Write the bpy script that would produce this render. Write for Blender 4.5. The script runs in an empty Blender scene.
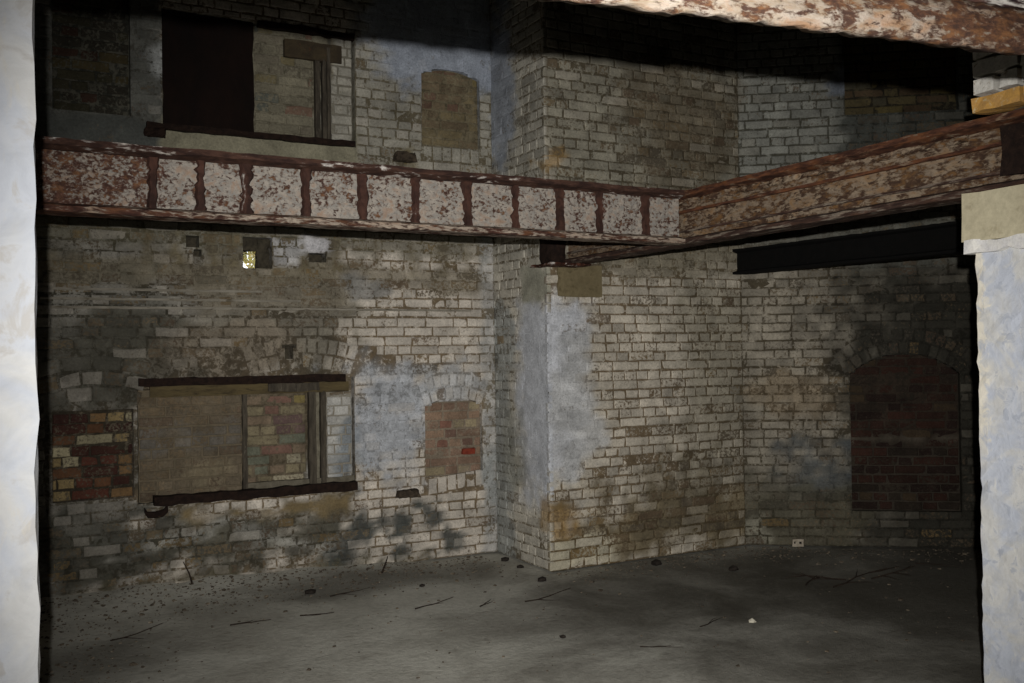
import bpy, math, random
import numpy as np
from mathutils import Vector, Matrix

# ---------------------------------------------------------------- camera, light, exposure
S = bpy.context.scene
COL = S.collection
EYE = Vector((0.0, 0.0, 1.6))
FWD = Vector((0.47325, 0.88085, 0.01174)).normalized()
UP0 = Vector((0.007095, -0.017141, 0.999828))
RGT = FWD.cross(UP0).normalized()
UPV = RGT.cross(FWD).normalized()
FPX = 968.34
cam_data = bpy.data.cameras.new('camera')
cam_data.sensor_width = 36.0
cam_data.lens = FPX / 1024 * 36.0
cam_data.clip_start = 0.02
cam = bpy.data.objects.new('camera', cam_data)
cam.matrix_world = Matrix(((RGT.x, UPV.x, -FWD.x, EYE.x), (RGT.y, UPV.y, -FWD.y, EYE.y),
                           (RGT.z, UPV.z, -FWD.z, EYE.z), (0, 0, 0, 1)))
COL.objects.link(cam)
S.camera = cam

S.view_settings.view_transform = 'Standard'
S.view_settings.look = 'None'
S.view_settings.gamma = 1.0
S.view_settings.use_curve_mapping = False
S.view_settings.exposure = 0.0

world = bpy.data.worlds.new('sky')
S.world = world
world.use_nodes = True
wn = world.node_tree
for n in list(wn.nodes):
    wn.nodes.remove(n)
wo = wn.nodes.new('ShaderNodeOutputWorld')
wb = wn.nodes.new('ShaderNodeBackground')
wb.inputs['Color'].default_value = (0.80, 0.86, 0.95, 1)
wb.inputs['Strength'].default_value = 2.4
wn.links.new(wb.outputs[0], wo.inputs[0])

# the camera's flash gun, on the camera: a little above and behind the lens
fl = bpy.data.lights.new('camera_flash', 'SPOT')
fl.energy = 1220.0
fl.color = (1.0, 0.98, 0.945)
fl.spot_size = math.radians(75)
fl.spot_blend = 1.0
fl.shadow_soft_size = 0.014
flo = bpy.data.objects.new('camera_flash', fl)
fpos = EYE + UPV * 0.12 - FWD * 0.14
aim = EYE + FWD * 8 + RGT * 0.30 - UPV * 0.32
flo.location = fpos
flo.rotation_euler = (aim - fpos).to_track_quat('-Z', 'Y').to_euler()
COL.objects.link(flo)

rnd = random.Random(7)
nrng = np.random.default_rng(11)

# ---------------------------------------------------------------- small helpers
def lin(c):
    out = []
    for v in c[:3]:
        v = v / 255.0
        out.append(v / 12.92 if v <= 0.04045 else ((v + 0.055) / 1.055) ** 2.4)
    return out

def tag(o, label=None, cat=None, group=None, kind=None):
    if label: o['label'] = label
    if cat: o['category'] = cat
    if group: o['group'] = group
    if kind: o['kind'] = kind
    return o

def link(name, mesh, parent=None, loc=(0, 0, 0)):
    o = bpy.data.objects.new(name, mesh)
    o.location = loc
    if parent is not None:
        o.parent = parent
    COL.objects.link(o)
    return o

def empty(name, loc=(0, 0, 0), rz=0.0):
    o = bpy.data.objects.new(name, None)
    o.empty_display_size = 0.1
    o.location = loc
    o.rotation_euler = (0, 0, rz)
    COL.objects.link(o)
    return o

def mesh_from(name, verts, faces, mat, smooth=False):
    me = bpy.data.meshes.new(name)
    me.from_pydata([tuple(map(float, v)) for v in verts], [], faces)
    if mat is not None:
        me.materials.append(mat)
    if smooth:
        me.polygons.foreach_set('use_smooth', [True] * len(me.polygons))
    me.update()
    return me

def set_attr(me, name, arr):
    a = me.attributes.new(name, 'FLOAT_COLOR', 'POINT')
    a.data.foreach_set('color', np.ascontiguousarray(arr, dtype=np.float32).ravel())

def hash2(ix, iy, seed):
    h = (ix.astype(np.int64) * 374761393 + iy.astype(np.int64) * 668265263 + seed * 974634777) & 0x7fffffff
    h = ((h ^ (h >> 13)) * 1274126177) & 0x7fffffff
    h = h ^ (h >> 16)
    return (h & 0xffff) / 65535.0

def noise2(u, v, scale, seed=0):
    x = np.asarray(u) * scale
    y = np.asarray(v) * scale
    ix = np.floor(x); iy = np.floor(y)
    fx = x - ix; fy = y - iy
    fx = fx * fx * (3 - 2 * fx); fy = fy * fy * (3 - 2 * fy)
    a = hash2(ix, iy, seed); b = hash2(ix + 1, iy, seed)
    c = hash2(ix, iy + 1, seed); d = hash2(ix + 1, iy + 1, seed)
    return (a * (1 - fx) + b * fx) * (1 - fy) + (c * (1 - fx) + d * fx) * fy

def fbm(u, v, scale, seed=0, octs=3):
    s = 0; a = 0.5; t = 0
    for k in range(octs):
        s = s + a * noise2(u, v, scale * 2 ** k, seed + 17 * k)
        t += a; a *= 0.5
    return s / t

# ---------------------------------------------------------------- materials
def new_mat(name):
    m = bpy.data.materials.new(name)
    m.use_nodes = True
    nt = m.node_tree
    for n in list(nt.nodes):
        nt.nodes.remove(n)
    out = nt.nodes.new('ShaderNodeOutputMaterial')
    b = nt.nodes.new('ShaderNodeBsdfPrincipled')
    b.inputs['Roughness'].default_value = 0.9
    b.inputs['Specular IOR Level'].default_value = 0.15
    nt.links.new(b.outputs[0], out.inputs[0])
    return m, nt, b

def nd(nt, typ, **kw):
    n = nt.nodes.new(typ)
    for k, v in kw.items():
        setattr(n, k, v)
    return n

def noise_node(nt, vec, scale, detail=4, rough=0.6, dist=0.0):
    n = nd(nt, 'ShaderNodeTexNoise')
    n.inputs['Scale'].default_value = scale
    n.inputs['Detail'].default_value = detail
    n.inputs['Roughness'].default_value = rough
    n.inputs['Distortion'].default_value = dist
    nt.links.new(vec, n.inputs['Vector'])
    return n.outputs['Fac']

def mapr(nt, val, a, b, c=0.0, d=1.0, smooth=True):
    n = nd(nt, 'ShaderNodeMapRange')
    n.interpolation_type = 'SMOOTHSTEP' if smooth else 'LINEAR'
    nt.links.new(val, n.inputs['Value'])
    for k, v in zip(('From Min', 'From Max', 'To Min', 'To Max'), (a, b, c, d)):
        if isinstance(v, (int, float)):
            n.inputs[k].default_value = v
        else:
            nt.links.new(v, n.inputs[k])
    return n.outputs['Result']

def math_node(nt, op, a, b=None):
    n = nd(nt, 'ShaderNodeMath', operation=op)
    for i, v in enumerate((a, b)):
        if v is None: continue
        if isinstance(v, (int, float)):
            n.inputs[i].default_value = v
        else:
            nt.links.new(v, n.inputs[i])
    return n.outputs[0]

def mixc(nt, fac, a, b, blend='MIX'):
    n = nd(nt, 'ShaderNodeMix', data_type='RGBA', blend_type=blend)
    for sock, v in ((n.inputs['Factor'], fac), (n.inputs['A'], a), (n.inputs['B'], b)):
        if isinstance(v, (int, float)):
            sock.default_value = v
        elif isinstance(v, (tuple, list)):
            sock.default_value = (v[0], v[1], v[2], 1)
        else:
            nt.links.new(v, sock)
    return n.outputs['Result']

def bump(nt, b, height, strength, dist=0.01):
    n = nd(nt, 'ShaderNodeBump')
    n.inputs['Strength'].default_value = strength
    n.inputs['Distance'].default_value = dist
    nt.links.new(height, n.inputs['Height'])
    nt.links.new(n.outputs[0], b.inputs['Normal'])

def position(nt):
    return nd(nt, 'ShaderNodeNewGeometry').outputs['Position']

def mapping(nt, vec, scale, rz=0.0):
    n = nd(nt, 'ShaderNodeMapping')
    n.inputs['Scale'].default_value = scale
    n.inputs['Rotation'].default_value = (0, 0, rz)
    nt.links.new(vec, n.inputs['Vector'])
    return n.outputs[0]

def masonry_material(name, flake=46.0):
    """limewash flaking off what is under it: colours and cover come from the attributes of each brick"""
    m, nt, b = new_mat(name)
    pos = position(nt)
    ca = nd(nt, 'ShaderNodeVertexColor', layer_name='paint')
    ba = nd(nt, 'ShaderNodeVertexColor', layer_name='bare')
    n1 = noise_node(nt, pos, flake, 6, 0.68, 0.4)
    n2 = noise_node(nt, pos, 95, 4, 0.7)
    n3 = noise_node(nt, pos, 6.5, 5, 0.6, 0.5)
    n4 = noise_node(nt, pos, 60, 3, 0.6)
    # cover + (n1-.5)*1.7 - .5, sharpened
    s = math_node(nt, 'MULTIPLY', math_node(nt, 'SUBTRACT', n1, 0.5), 2.9)
    s = math_node(nt, 'ADD', s, ca.outputs['Alpha'])
    s = math_node(nt, 'ADD', s, math_node(nt, 'MULTIPLY', math_node(nt, 'SUBTRACT', n3, 0.5), 0.6))
    mask = mapr(nt, s, 0.22, 0.62)
    c = mixc(nt, mask, ba.outputs['Color'], ca.outputs['Color'])
    # tone: broad mottling, speckles of dirt
    tone = mapr(nt, n3, 0.25, 0.75, 0.62, 1.22, False)
    c = mixc(nt, 1.0, c, tone, 'MULTIPLY')
    fine = mapr(nt, n4, 0.3, 0.7, 0.80, 1.14, False)
    c = mixc(nt, 1.0, c, fine, 'MULTIPLY')
    sp = mapr(nt, n2, 0.545, 0.70, 0.0, 0.62)
    c = mixc(nt, sp, c, (0.060, 0.048, 0.036))
    nt.links.new(c, b.inputs['Base Color'])
    hgt = math_node(nt, 'ADD', math_node(nt, 'MULTIPLY', n2, 0.5), math_node(nt, 'ADD', n1, math_node(nt, 'MULTIPLY', mask, 0.25)))
    bump(nt, b, hgt, 0.55, 0.006)
    return m

def iron_material(name, paint, paint_col, rusts, vscale=(1, 1, 1), rz=0.0, flake=20.0, orange=0.3, pits=0.5, worn=None):
    m, nt, b = new_mat(name)
    pos = mapping(nt, position(nt), vscale, rz)
    n1 = noise_node(nt, pos, flake, 7, 0.66, 0.3)
    n2 = noise_node(nt, pos, flake * 4.5, 4, 0.7)
    n3 = noise_node(nt, pos, flake * 0.28, 4, 0.6, 0.6)
    n4 = noise_node(nt, pos, flake * 0.55, 5, 0.6, 0.2)
    rust = mixc(nt, mapr(nt, n1, 0.38, 0.66), rusts[0], rusts[1])
    rust = mixc(nt, math_node(nt, 'MULTIPLY', mapr(nt, n4, 0.45, 0.7), orange), rust, rusts[2])
    pc = mixc(nt, mapr(nt, n4, 0.35, 0.65), paint_col[0], paint_col[1])
    pc = mixc(nt, mapr(nt, n2, 0.58, 0.72, 0, pits), pc, rusts[0])
    pc = mixc(nt, math_node(nt, 'MULTIPLY', mapr(nt, n3, 0.52, 0.72), orange), pc, rusts[2])
    s = math_node(nt, 'ADD', math_node(nt, 'MULTIPLY', math_node(nt, 'SUBTRACT', n1, 0.5), 2.2),
                  math_node(nt, 'MULTIPLY', math_node(nt, 'SUBTRACT', n3, 0.5), 1.6))
    if worn:        # paint worn away towards one end: (x where bare, x where sound, loss)
        sx = nd(nt, 'ShaderNodeSeparateXYZ'); nt.links.new(position(nt), sx.inputs[0])
        s = math_node(nt, 'SUBTRACT', s, mapr(nt, sx.outputs[0], worn[0], worn[1], worn[2], 0.0))
    mask = mapr(nt, math_node(nt, 'ADD', s, paint), 0.34, 0.66)
    c = mixc(nt, mask, rust, pc)
    nt.links.new(c, b.inputs['Base Color'])
    b.inputs['Roughness'].default_value = 0.85
    hgt = math_node(nt, 'ADD', n1, math_node(nt, 'ADD', math_node(nt, 'MULTIPLY', n2, 0.5), math_node(nt, 'MULTIPLY', mask, 0.3)))
    bump(nt, b, hgt, 0.7, 0.008)
    return m

def plain_material(name, c0, c1, scale=20.0, c2=None, t2=(0.55, 0.7), vscale=(1, 1, 1), bstr=0.4, rough=0.9, bscale=None):
    m, nt, b = new_mat(name)
    pos = mapping(nt, position(nt), vscale)
    n1 = noise_node(nt, pos, scale, 5, 0.62, 0.3)
    n2 = noise_node(nt, pos, scale * 5, 4, 0.7)
    c = mixc(nt, mapr(nt, n1, 0.3, 0.7), lin(c0), lin(c1))
    if c2 is not None:
        c = mixc(nt, mapr(nt, noise_node(nt, pos, scale * 1.7, 5, 0.65, 0.4), t2[0], t2[1]), c, lin(c2))
    c = mixc(nt, 1.0, c, mapr(nt, n2, 0.3, 0.7, 0.85, 1.12, False), 'MULTIPLY')
    nt.links.new(c, b.inputs['Base Color'])
    b.inputs['Roughness'].default_value = rough
    bump(nt, b, math_node(nt, 'ADD', n1, math_node(nt, 'MULTIPLY', n2, 0.4)), bstr, 0.008)
    return m

M_BRICK = masonry_material('limewashed_brick')
M_MORTAR = masonry_material('limewashed_mortar', 26.0)
RUSTS = (lin((44, 26, 21)), lin((92, 54, 40)), lin((168, 104, 52)))
WHITE_FLAKE = (lin((206, 198, 188)), lin((176, 172, 168)))

# ---------------------------------------------------------------- patchwork of limewash, dirt and stains over a wall
class Field:
    def __init__(self, paint, mortar, cov, fill, seed, warp=0.06, bare=None):
        self.base = (lin(paint), lin(mortar), cov, fill)
        self.p = []
        self.seed = seed
        self.warp = warp
        self.bare = bare or [((122, 106, 86), 3), ((138, 120, 94), 3), ((112, 94, 78), 2), ((146, 122, 84), 0.7), ((108, 100, 88), 3)]
    def box(self, a, b, paint=None, mortar=None, cov=None, fill=None, k=1.0, soft=0.06, warp=None):
        u0, u1 = sorted((a[0], b[0])); v0, v1 = sorted((a[1], b[1]))
        self.p.append(('b', u0, v0, u1, v1, paint and lin(paint), mortar and lin(mortar), cov, fill, k, soft, self.warp if warp is None else warp))
        return self
    def oval(self, a, b, paint=None, mortar=None, cov=None, fill=None, k=1.0, soft=0.35, warp=None):
        u0, u1 = sorted((a[0], b[0])); v0, v1 = sorted((a[1], b[1]))
        self.p.append(('o', u0, v0, u1, v1, paint and lin(paint), mortar and lin(mortar), cov, fill, k, soft, self.warp if warp is None else warp))
        return self
    def __call__(self, u, v):
        u = np.asarray(u, float); v = np.asarray(v, float)
        n = u.size
        P = np.tile(self.base[0], (n, 1)); Mo = np.tile(self.base[1], (n, 1))
        C = np.full(n, self.base[2]); F = np.full(n, self.base[3])
        wu = (fbm(u, v, 3.1, self.seed, 4) - 0.5) * 2
        wv = (fbm(u, v, 3.1, self.seed + 91, 4) - 0.5) * 2
        br = (fbm(u, v, 12.0, self.seed + 7, 3) - 0.5) * 2
        for kind, u0, v0, u1, v1, p, m, c, f, k, soft, w in self.p:
            uu = u + wu * w * 2.2; vv = v + wv * w * 2.2
            if kind == 'b':
                d = np.minimum(np.minimum(uu - u0, u1 - uu), np.minimum(vv - v0, v1 - vv))
                t = np.clip(d / soft + 0.5 + br * min(1.2, 0.05 / soft + 0.45), 0, 1)
            else:
                r = np.hypot((uu - (u0 + u1) / 2) / ((u1 - u0) / 2), (vv - (v0 + v1) / 2) / ((v1 - v0) / 2))
                t = np.clip((1 - r) / soft + 0.5 + br * 0.9, 0, 1)
            t = t * t * (3 - 2 * t) * k
            if p is not None: P = P + (np.array(p) - P) * t[:, None]
            if m is not None: Mo = Mo + (np.array(m) - Mo) * t[:, None]
            if c is not None: C = C + (c - C) * t
            if f is not None: F = F + (f - F) * t
        return P, Mo, C, F

# ---------------------------------------------------------------- masonry
COURSE = 0.0725
JOINT = 0.011
STRETCH = 0.232
HEAD = 0.1135

class Plane:
    """a wall face: P(u, v, d) = origin + u*U + v*Z + d*N"""
    def __init__(self, origin, U, N):
        self.o = np.array(origin, float); self.U = np.array(U, float); self.N = np.array(N, float)
    def at(self, u, v, d):
        u = np.asarray(u, float); v = np.asarray(v, float); d = np.asarray(d, float) + 0 * u
        return self.o + u[..., None] * self.U + d[..., None] * self.N + v[..., None] * np.array([0, 0, 1.0])
    def inset(self, depth):
        return Plane(self.o - self.N * depth, self.U, self.N)

def screen(p):
    d = Vector(p) - EYE
    z = d.dot(FWD)
    if z < 0.1: return None
    return 512 + FPX * d.dot(RGT) / z, 341.5 - FPX * d.dot(UPV) / z, z

def arch_half(op, z, extra=0.0):
    """half width of an opening's segmental head at height z, grown outward by extra"""
    u0, u1, v0, v1, rise = op
    w = (u1 - u0) / 2
    Rr = (w * w + rise * rise) / (2 * rise)
    cz = v1 + rise - Rr
    q = (Rr + extra) ** 2 - (z - cz) ** 2
    return math.sqrt(q) if q > 0 else 0.0

def subtract(rects, hole):
    out = []
    a0, b0, a1, b1 = hole
    for (u0, v0, u1, v1) in rects:
        if a1 <= u0 or a0 >= u1 or b1 <= v0 or b0 >= v1:
            out.append((u0, v0, u1, v1)); continue
        if a0 - u0 > 0.0: out.append((u0, v0, a0, v1))
        if u1 - a1 > 0.0: out.append((a1, v0, u1, v1))
        m0, m1 = max(u0, a0), min(u1, a1)
        if b0 - v0 > 0.0: out.append((m0, v0, m1, b0))
        if v1 - b1 > 0.0: out.append((m0, b1, m1, v1))
    return [r for r in out if r[2] - r[0] > 0.03 and r[3] - r[1] > 0.022]

def lay_bricks(u0, u1, v0, v1, holes, arches, seed, header_mix=0.75, ragged=0.0, v_off=0.0):
    """courses of stretchers and headers cut to the openings; returns quads (4 corners each)"""
    r = random.Random(seed)
    quads = []
    n = int(math.ceil((v1 - v0) / COURSE))
    for i in range(n):
        va = v0 + i * COURSE + v_off; vb = min(va + COURSE, v1)
        if vb - va < 0.02: continue
        mode = 'S' if i % 2 == 0 else ('H' if r.random() < header_mix else 'M')
        if mode == 'S' and r.random() < 0.45: mode = 'M'
        u = u0 - r.choice((0.0, 0.5, 0.25)) * (STRETCH if mode == 'S' else HEAD) - (0.0 if i % 2 == 0 else 0.057)
        sag = r.uniform(-0.003, 0.003)
        while u < u1:
            L = {'S': STRETCH, 'H': HEAD, 'M': (STRETCH if r.random() < 0.5 else HEAD)}[mode] * r.uniform(0.95, 1.05)
            rects = [(max(u, u0), va, min(u + L, u1), vb)]
            if rects[0][2] - rects[0][0] > 0.03:
                for h in holes: rects = subtract(rects, h)
                for op, ring in arches:
                    a_u0, a_u1, a_v0, a_v1, rise = op
                    rects = subtract(rects, (a_u0, a_v0, a_u1, a_v1))
                    mid = (va + vb) / 2
                    if mid > a_v1 - 0.4 * COURSE:
                        hw = arch_half(op, mid, ring)
                        if mid < a_v1 + 0.01: hw = min(hw, (a_u1 - a_u0) / 2 + ring * 0.35)
                        if hw > 0:
                            c = (a_u0 + a_u1) / 2
                            rects = subtract(rects, (c - hw, va - 0.01, c + hw, vb + 0.01))
                for (p0, q0, p1, q1) in rects:
                    g = JOINT / 2
                    j = lambda: r.uniform(-0.0025, 0.0025)
                    quads.append(((p0 + g + j(), q0 + g + sag + j()), (p1 - g + j(), q0 + g + sag + j()),
                                  (p1 - g + j(), q1 - g + sag + j()), (p0 + g + j(), q1 - g + sag + j())))
            u += L
    return quads

def arch_bricks(op, r0, r1, n, skew=0.0):
    """one ring of voussoirs above an opening, between r0 and r1 outside its intrados"""
    u0, u1, v0, v1, rise = op
    w = (u1 - u0) / 2
    Rr = (w * w + rise * rise) / (2 * rise)
    cz = v1 + rise - Rr; cu = (u0 + u1) / 2
    a = math.asin(min(1, w / Rr))
    q = []
    for k in range(n):
        t0 = -a + 2 * a * k / n; t1 = -a + 2 * a * (k + 1) / n
        g = JOINT * 0.45 / Rr
        t0 += g + rnd.uniform(-0.2, 0.2) * g; t1 -= g
        pt = lambda t, rr: (cu + math.sin(t) * rr, cz + math.cos(t) * rr)
        q.append((pt(t0, Rr + r0 + 0.004), pt(t1, Rr + r0 + 0.004), pt(t1, Rr + r1 - 0.004), pt(t0, Rr + r1 - 0.004)))
    return q

def build_bricks(plane, quads, field, parent, limit=300, proud=0.008, seed=1, palette=None, tone=(0.82, 1.10), cov_jit=0.22, bare_jit=0.0,
                 rough=1.0, mat=None, palette_cover=None):
    """every quad becomes a brick with worn edges; the largest in view are objects of their own, the rest one mesh"""
    if not quads: return
    r = random.Random(seed)
    mat = mat or M_BRICK
    geo = []
    for q in quads:
        q = np.array(q)
        L = np.linalg.norm(q[1] - q[0]); H = np.linalg.norm(q[3] - q[0])
        nx = 5 if L > 0.17 else 3
        nv = 3
        s, t = np.meshgrid(np.linspace(0, 1, nx), np.linspace(0, 1, nv))
        s = s.ravel(); t = t.ravel()
        def bil(s, t):
            return ((1 - s) * (1 - t))[:, None] * q[0] + (s * (1 - t))[:, None] * q[1] + (s * t)[:, None] * q[2] + ((1 - s) * t)[:, None] * q[3]
        c = q.mean(0)
        bl = min(0.006, H * 0.12)
        si = (s - 0.5) * (1 - 2 * bl / L) + 0.5; ti = (t - 0.5) * (1 - 2 * bl / H) + 0.5
        front = bil(si, ti)
        ring = [i for i in range(nx)] + [nx * k + nx - 1 for k in range(1, nv)] + [nx * (nv - 1) + i for i in range(nx - 2, -1, -1)] + [nx * k for k in range(nv - 2, 0, -1)]
        outer = bil(s[ring], t[ring])
        jit = np.array([[r.gauss(0, 0.0016 * rough), r.gauss(0, 0.0016 * rough)] for _ in ring])
        if r.random() < 0.22 * rough:       # a knocked corner
            kk = r.choice((0, nx - 1, nx + nv - 2, 2 * nx + nv - 3)) % len(ring)
            outer[kk] += (c - outer[kk]) * np.array([0.10, 0.18])
            front[ring[kk]] += (c - front[ring[kk]]) * np.array([0.10, 0.18])
        outer = outer + jit
        front[ring] = front[ring] + jit
        geo.append((front, outer, ring, nx, nv, c, L, H))
    uv = np.concatenate([np.concatenate((g[0], g[1])) for g in geo])
    P, Mo, C, F = field(uv[:, 0], uv[:, 1])
    shown = []
    k = 0
    for gi, (front, outer, ring, nx, nv, c, L, H) in enumerate(geo):
        n = len(front) + len(outer)
        p = P[k:k + n]; cv = C[k:k + n].copy(); fl = F[k:k + n]; mo = Mo[k:k + n]
        k += n
        pj = proud * r.uniform(0.55, 1.35) * (1 - 0.75 * fl.mean()) + (r.random() < 0.05) * -0.004
        tu, tv = r.gauss(0, 0.012) * rough, r.gauss(0, 0.02) * rough
        fd = pj + (front[:, 0] - c[0]) * tu + (front[:, 1] - c[1]) * tv + np.array([r.gauss(0, 0.0009 * rough) for _ in front])
        od = fd[ring] - 0.0055 * (1 - 0.6 * fl.mean())
        bd = np.full(len(outer), -0.028)
        pts = np.concatenate((plane.at(front[:, 0], front[:, 1], fd), plane.at(outer[:, 0], outer[:, 1], od), plane.at(outer[:, 0], outer[:, 1], bd)))
        faces = []
        for b in range(nv - 1):
            for a in range(nx - 1):
                i = b * nx + a
                faces.append((i, i + 1, i + nx + 1, i + nx))
        nf = len(front); m = len(outer)
        for a in range(m):
            b = (a + 1) % m
            faces.append((ring[a], nf + a, nf + b, ring[b]))
            faces.append((nf + a, nf + m + a, nf + m + b, nf + b))
        tn = r.uniform(*tone)
        paint = p * tn
        cv = cv + r.gauss(0, cov_jit)
        odd = r.random()
        if not palette and odd < 0.10:
            k_ = 0.38 * (1 - fl.mean()); paint = (1 - k_) * paint + k_ * np.array(field.base[0]) * r.uniform(0.75, 1.0); cv = np.maximum(cv, 0.85)
        elif not palette and odd < 0.20:
            paint = paint * (1 - (1 - fl.mean()) * r.uniform(0.18, 0.38))
        if palette:
            bare = np.array(lin(r.choices([x[0] for x in palette], [x[1] for x in palette])[0])) * r.uniform(0.85, 1.15)
            if palette_cover is not None: cv = np.full(n, palette_cover) + r.gauss(0, cov_jit)
        else:
            bare = np.array(lin(r.choices([x[0] for x in field.bare], [x[1] for x in field.bare])[0])) * r.uniform(0.85, 1.12)
            # bare brick carries the dirt of the place too
            bare = bare * 0.46 + mo.mean(0) * 0.54
        cols = np.concatenate((paint, np.clip(cv, 0, 1.2)[:, None]), 1)
        cols = np.concatenate((cols, cols[nf:]))
        cols[nf + m:, :3] = np.concatenate((mo[nf:],))
        bares = np.tile(np.append(bare, 1.0), (len(pts), 1))
        cen = plane.at(np.array([c[0]]), np.array([c[1]]), np.array([0.0]))[0]
        sc = screen(cen)
        area = 0.0
        if sc and -10 < sc[0] < 1034 and -10 < sc[1] < 690:
            dv = (EYE - Vector(cen))
            area = L * H * max(0.0, Vector(plane.N).dot(dv.normalized())) / sc[2] ** 2
        shown.append((area, gi, pts, faces, cols, bares, cen))
    shown.sort(key=lambda x: -x[0])
    rest_p, rest_f, rest_c, rest_b, off = [], [], [], [], 0
    for idx, (area, gi, pts, faces, cols, bares, cen) in enumerate(shown):
        if idx < limit and area > 0:
            me = mesh_from('brick', pts - cen, faces, mat)
            set_attr(me, 'paint', cols); set_attr(me, 'bare', bares)
            link('brick', me, parent, Vector(cen) - (parent.location if parent else Vector()))
        else:
            rest_p.append(pts); rest_c.append(cols); rest_b.append(bares)
            rest_f += [tuple(x + off for x in f) for f in faces]
            off += len(pts)
    if rest_p:
        pts = np.concatenate(rest_p)
        me = mesh_from('brickwork', pts - np.array(parent.location), rest_f, mat)
        set_attr(me, 'paint', np.concatenate(rest_c)); set_attr(me, 'bare', np.concatenate(rest_b))
        tag(link('brickwork', me, parent), kind='stuff')

def cuts(a, b, step, extra):
    s = set(np.round(np.linspace(a, b, max(2, int(round((b - a) / step)) + 1)), 4).tolist())
    ex = [round(x, 4) for x in extra if a < x < b]
    s = [x for x in s if all(abs(x - e) > step * 0.35 for e in ex) or x in (round(a, 4), round(b, 4))] + ex
    return sorted(set(s))

def mortar_bed(name, plane, u0, u1, v0, v1, field, holes, arches, reveal=0.1, step=0.035, seed=5, mat=None, wave=0.0025, reveal_dark=1.0, parent=None, thick=0.0):
    """the bed the bricks sit in, open where the openings are, with the sides of each opening"""
    us = cuts(u0, u1, step, [h[0] for h in holes] + [h[2] for h in holes] + [a[0][0] for a in arches] + [a[0][1] for a in arches])
    vs = cuts(v0, v1, step, [h[1] for h in holes] + [h[3] for h in holes] + [a[0][2] for a in arches] + [a[0][3] for a in arches])
    U, V = np.meshgrid(us, vs)
    u = U.ravel(); v = V.ravel()
    P, Mo, C, F = field(u, v)
    d = (fbm(u, v, 16, seed, 2) - 0.5) * 2 * wave + F * 0.0035
    pts = plane.at(u, v, d)
    paint = np.concatenate((P * 0.95, np.clip(0.02 + 1.05 * F, 0, 1)[:, None]), 1)
    bare = np.concatenate((Mo, np.ones((len(u), 1))), 1)
    nu = len(us)
    faces = []
    def solid(cu, cv):
        for h in holes:
            if h[0] < cu < h[2] and h[1] < cv < h[3]: return False
        for op, ring in arches:
            a0, a1, b0, b1, rise = op
            if a0 < cu < a1 and b0 < cv < b1: return False
            if b1 <= cv < b1 + rise and abs(cu - (a0 + a1) / 2) < arch_half(op, cv): return False
        return True
    for j in range(len(vs) - 1):
        for i in range(nu - 1):
            if solid((us[i] + us[i + 1]) / 2, (vs[j] + vs[j + 1]) / 2):
                k = j * nu + i
                faces.append((k, k + 1, k + nu + 1, k + nu))
    V_ = [pts]; PA = [paint]; BA = [bare]; off = len(pts)
    def strip(line, depth):
        nonlocal off
        lu = np.array([x[0] for x in line]); lv = np.array([x[1] for x in line])
        P, Mo, C, F = field(lu, lv)
        a = plane.at(lu, lv, 0.003); b = plane.at(lu, lv, -depth)
        V_.append(a); V_.append(b)
        col = np.concatenate((P * 0.9, np.full((len(lu), 1), 0.55)), 1)
        PA.extend((col, col))
        bb = np.concatenate((Mo, np.ones((len(lu), 1))), 1); BA.extend((bb, bb))
        n = len(lu)
        for i in range(n - 1):
            faces.append((off + i, off + i + 1, off + n + i + 1, off + n + i))
        off += 2 * n
    for h in holes:
        dp = h[4] if len(h) > 4 else reveal
        strip([(h[0], h[1]), (h[2], h[1]), (h[2], h[3]), (h[0], h[3]), (h[0], h[1])], dp)
    for op, ring in arches:
        a0, a1, b0, b1, rise = op
        w = (a1 - a0) / 2
        line = [(a0, b1), (a0, b0), (a1, b0), (a1, b1)]
        for t in np.linspace(1, -1, 13)[1:-1]:
            uu = t * w
            Rr = (w * w + rise * rise) / (2 * rise)
            line.append(((a0 + a1) / 2 + uu, b1 + rise - Rr + math.sqrt(Rr * Rr - uu * uu)))
        line.append((a0, b1))
        strip(line, reveal)
    me = mesh_from(name, np.concatenate(V_), faces, mat or M_MORTAR)
    set_attr(me, 'paint', np.concatenate(PA)); set_attr(me, 'bare', np.concatenate(BA))
    return link(name, me, parent)

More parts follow.
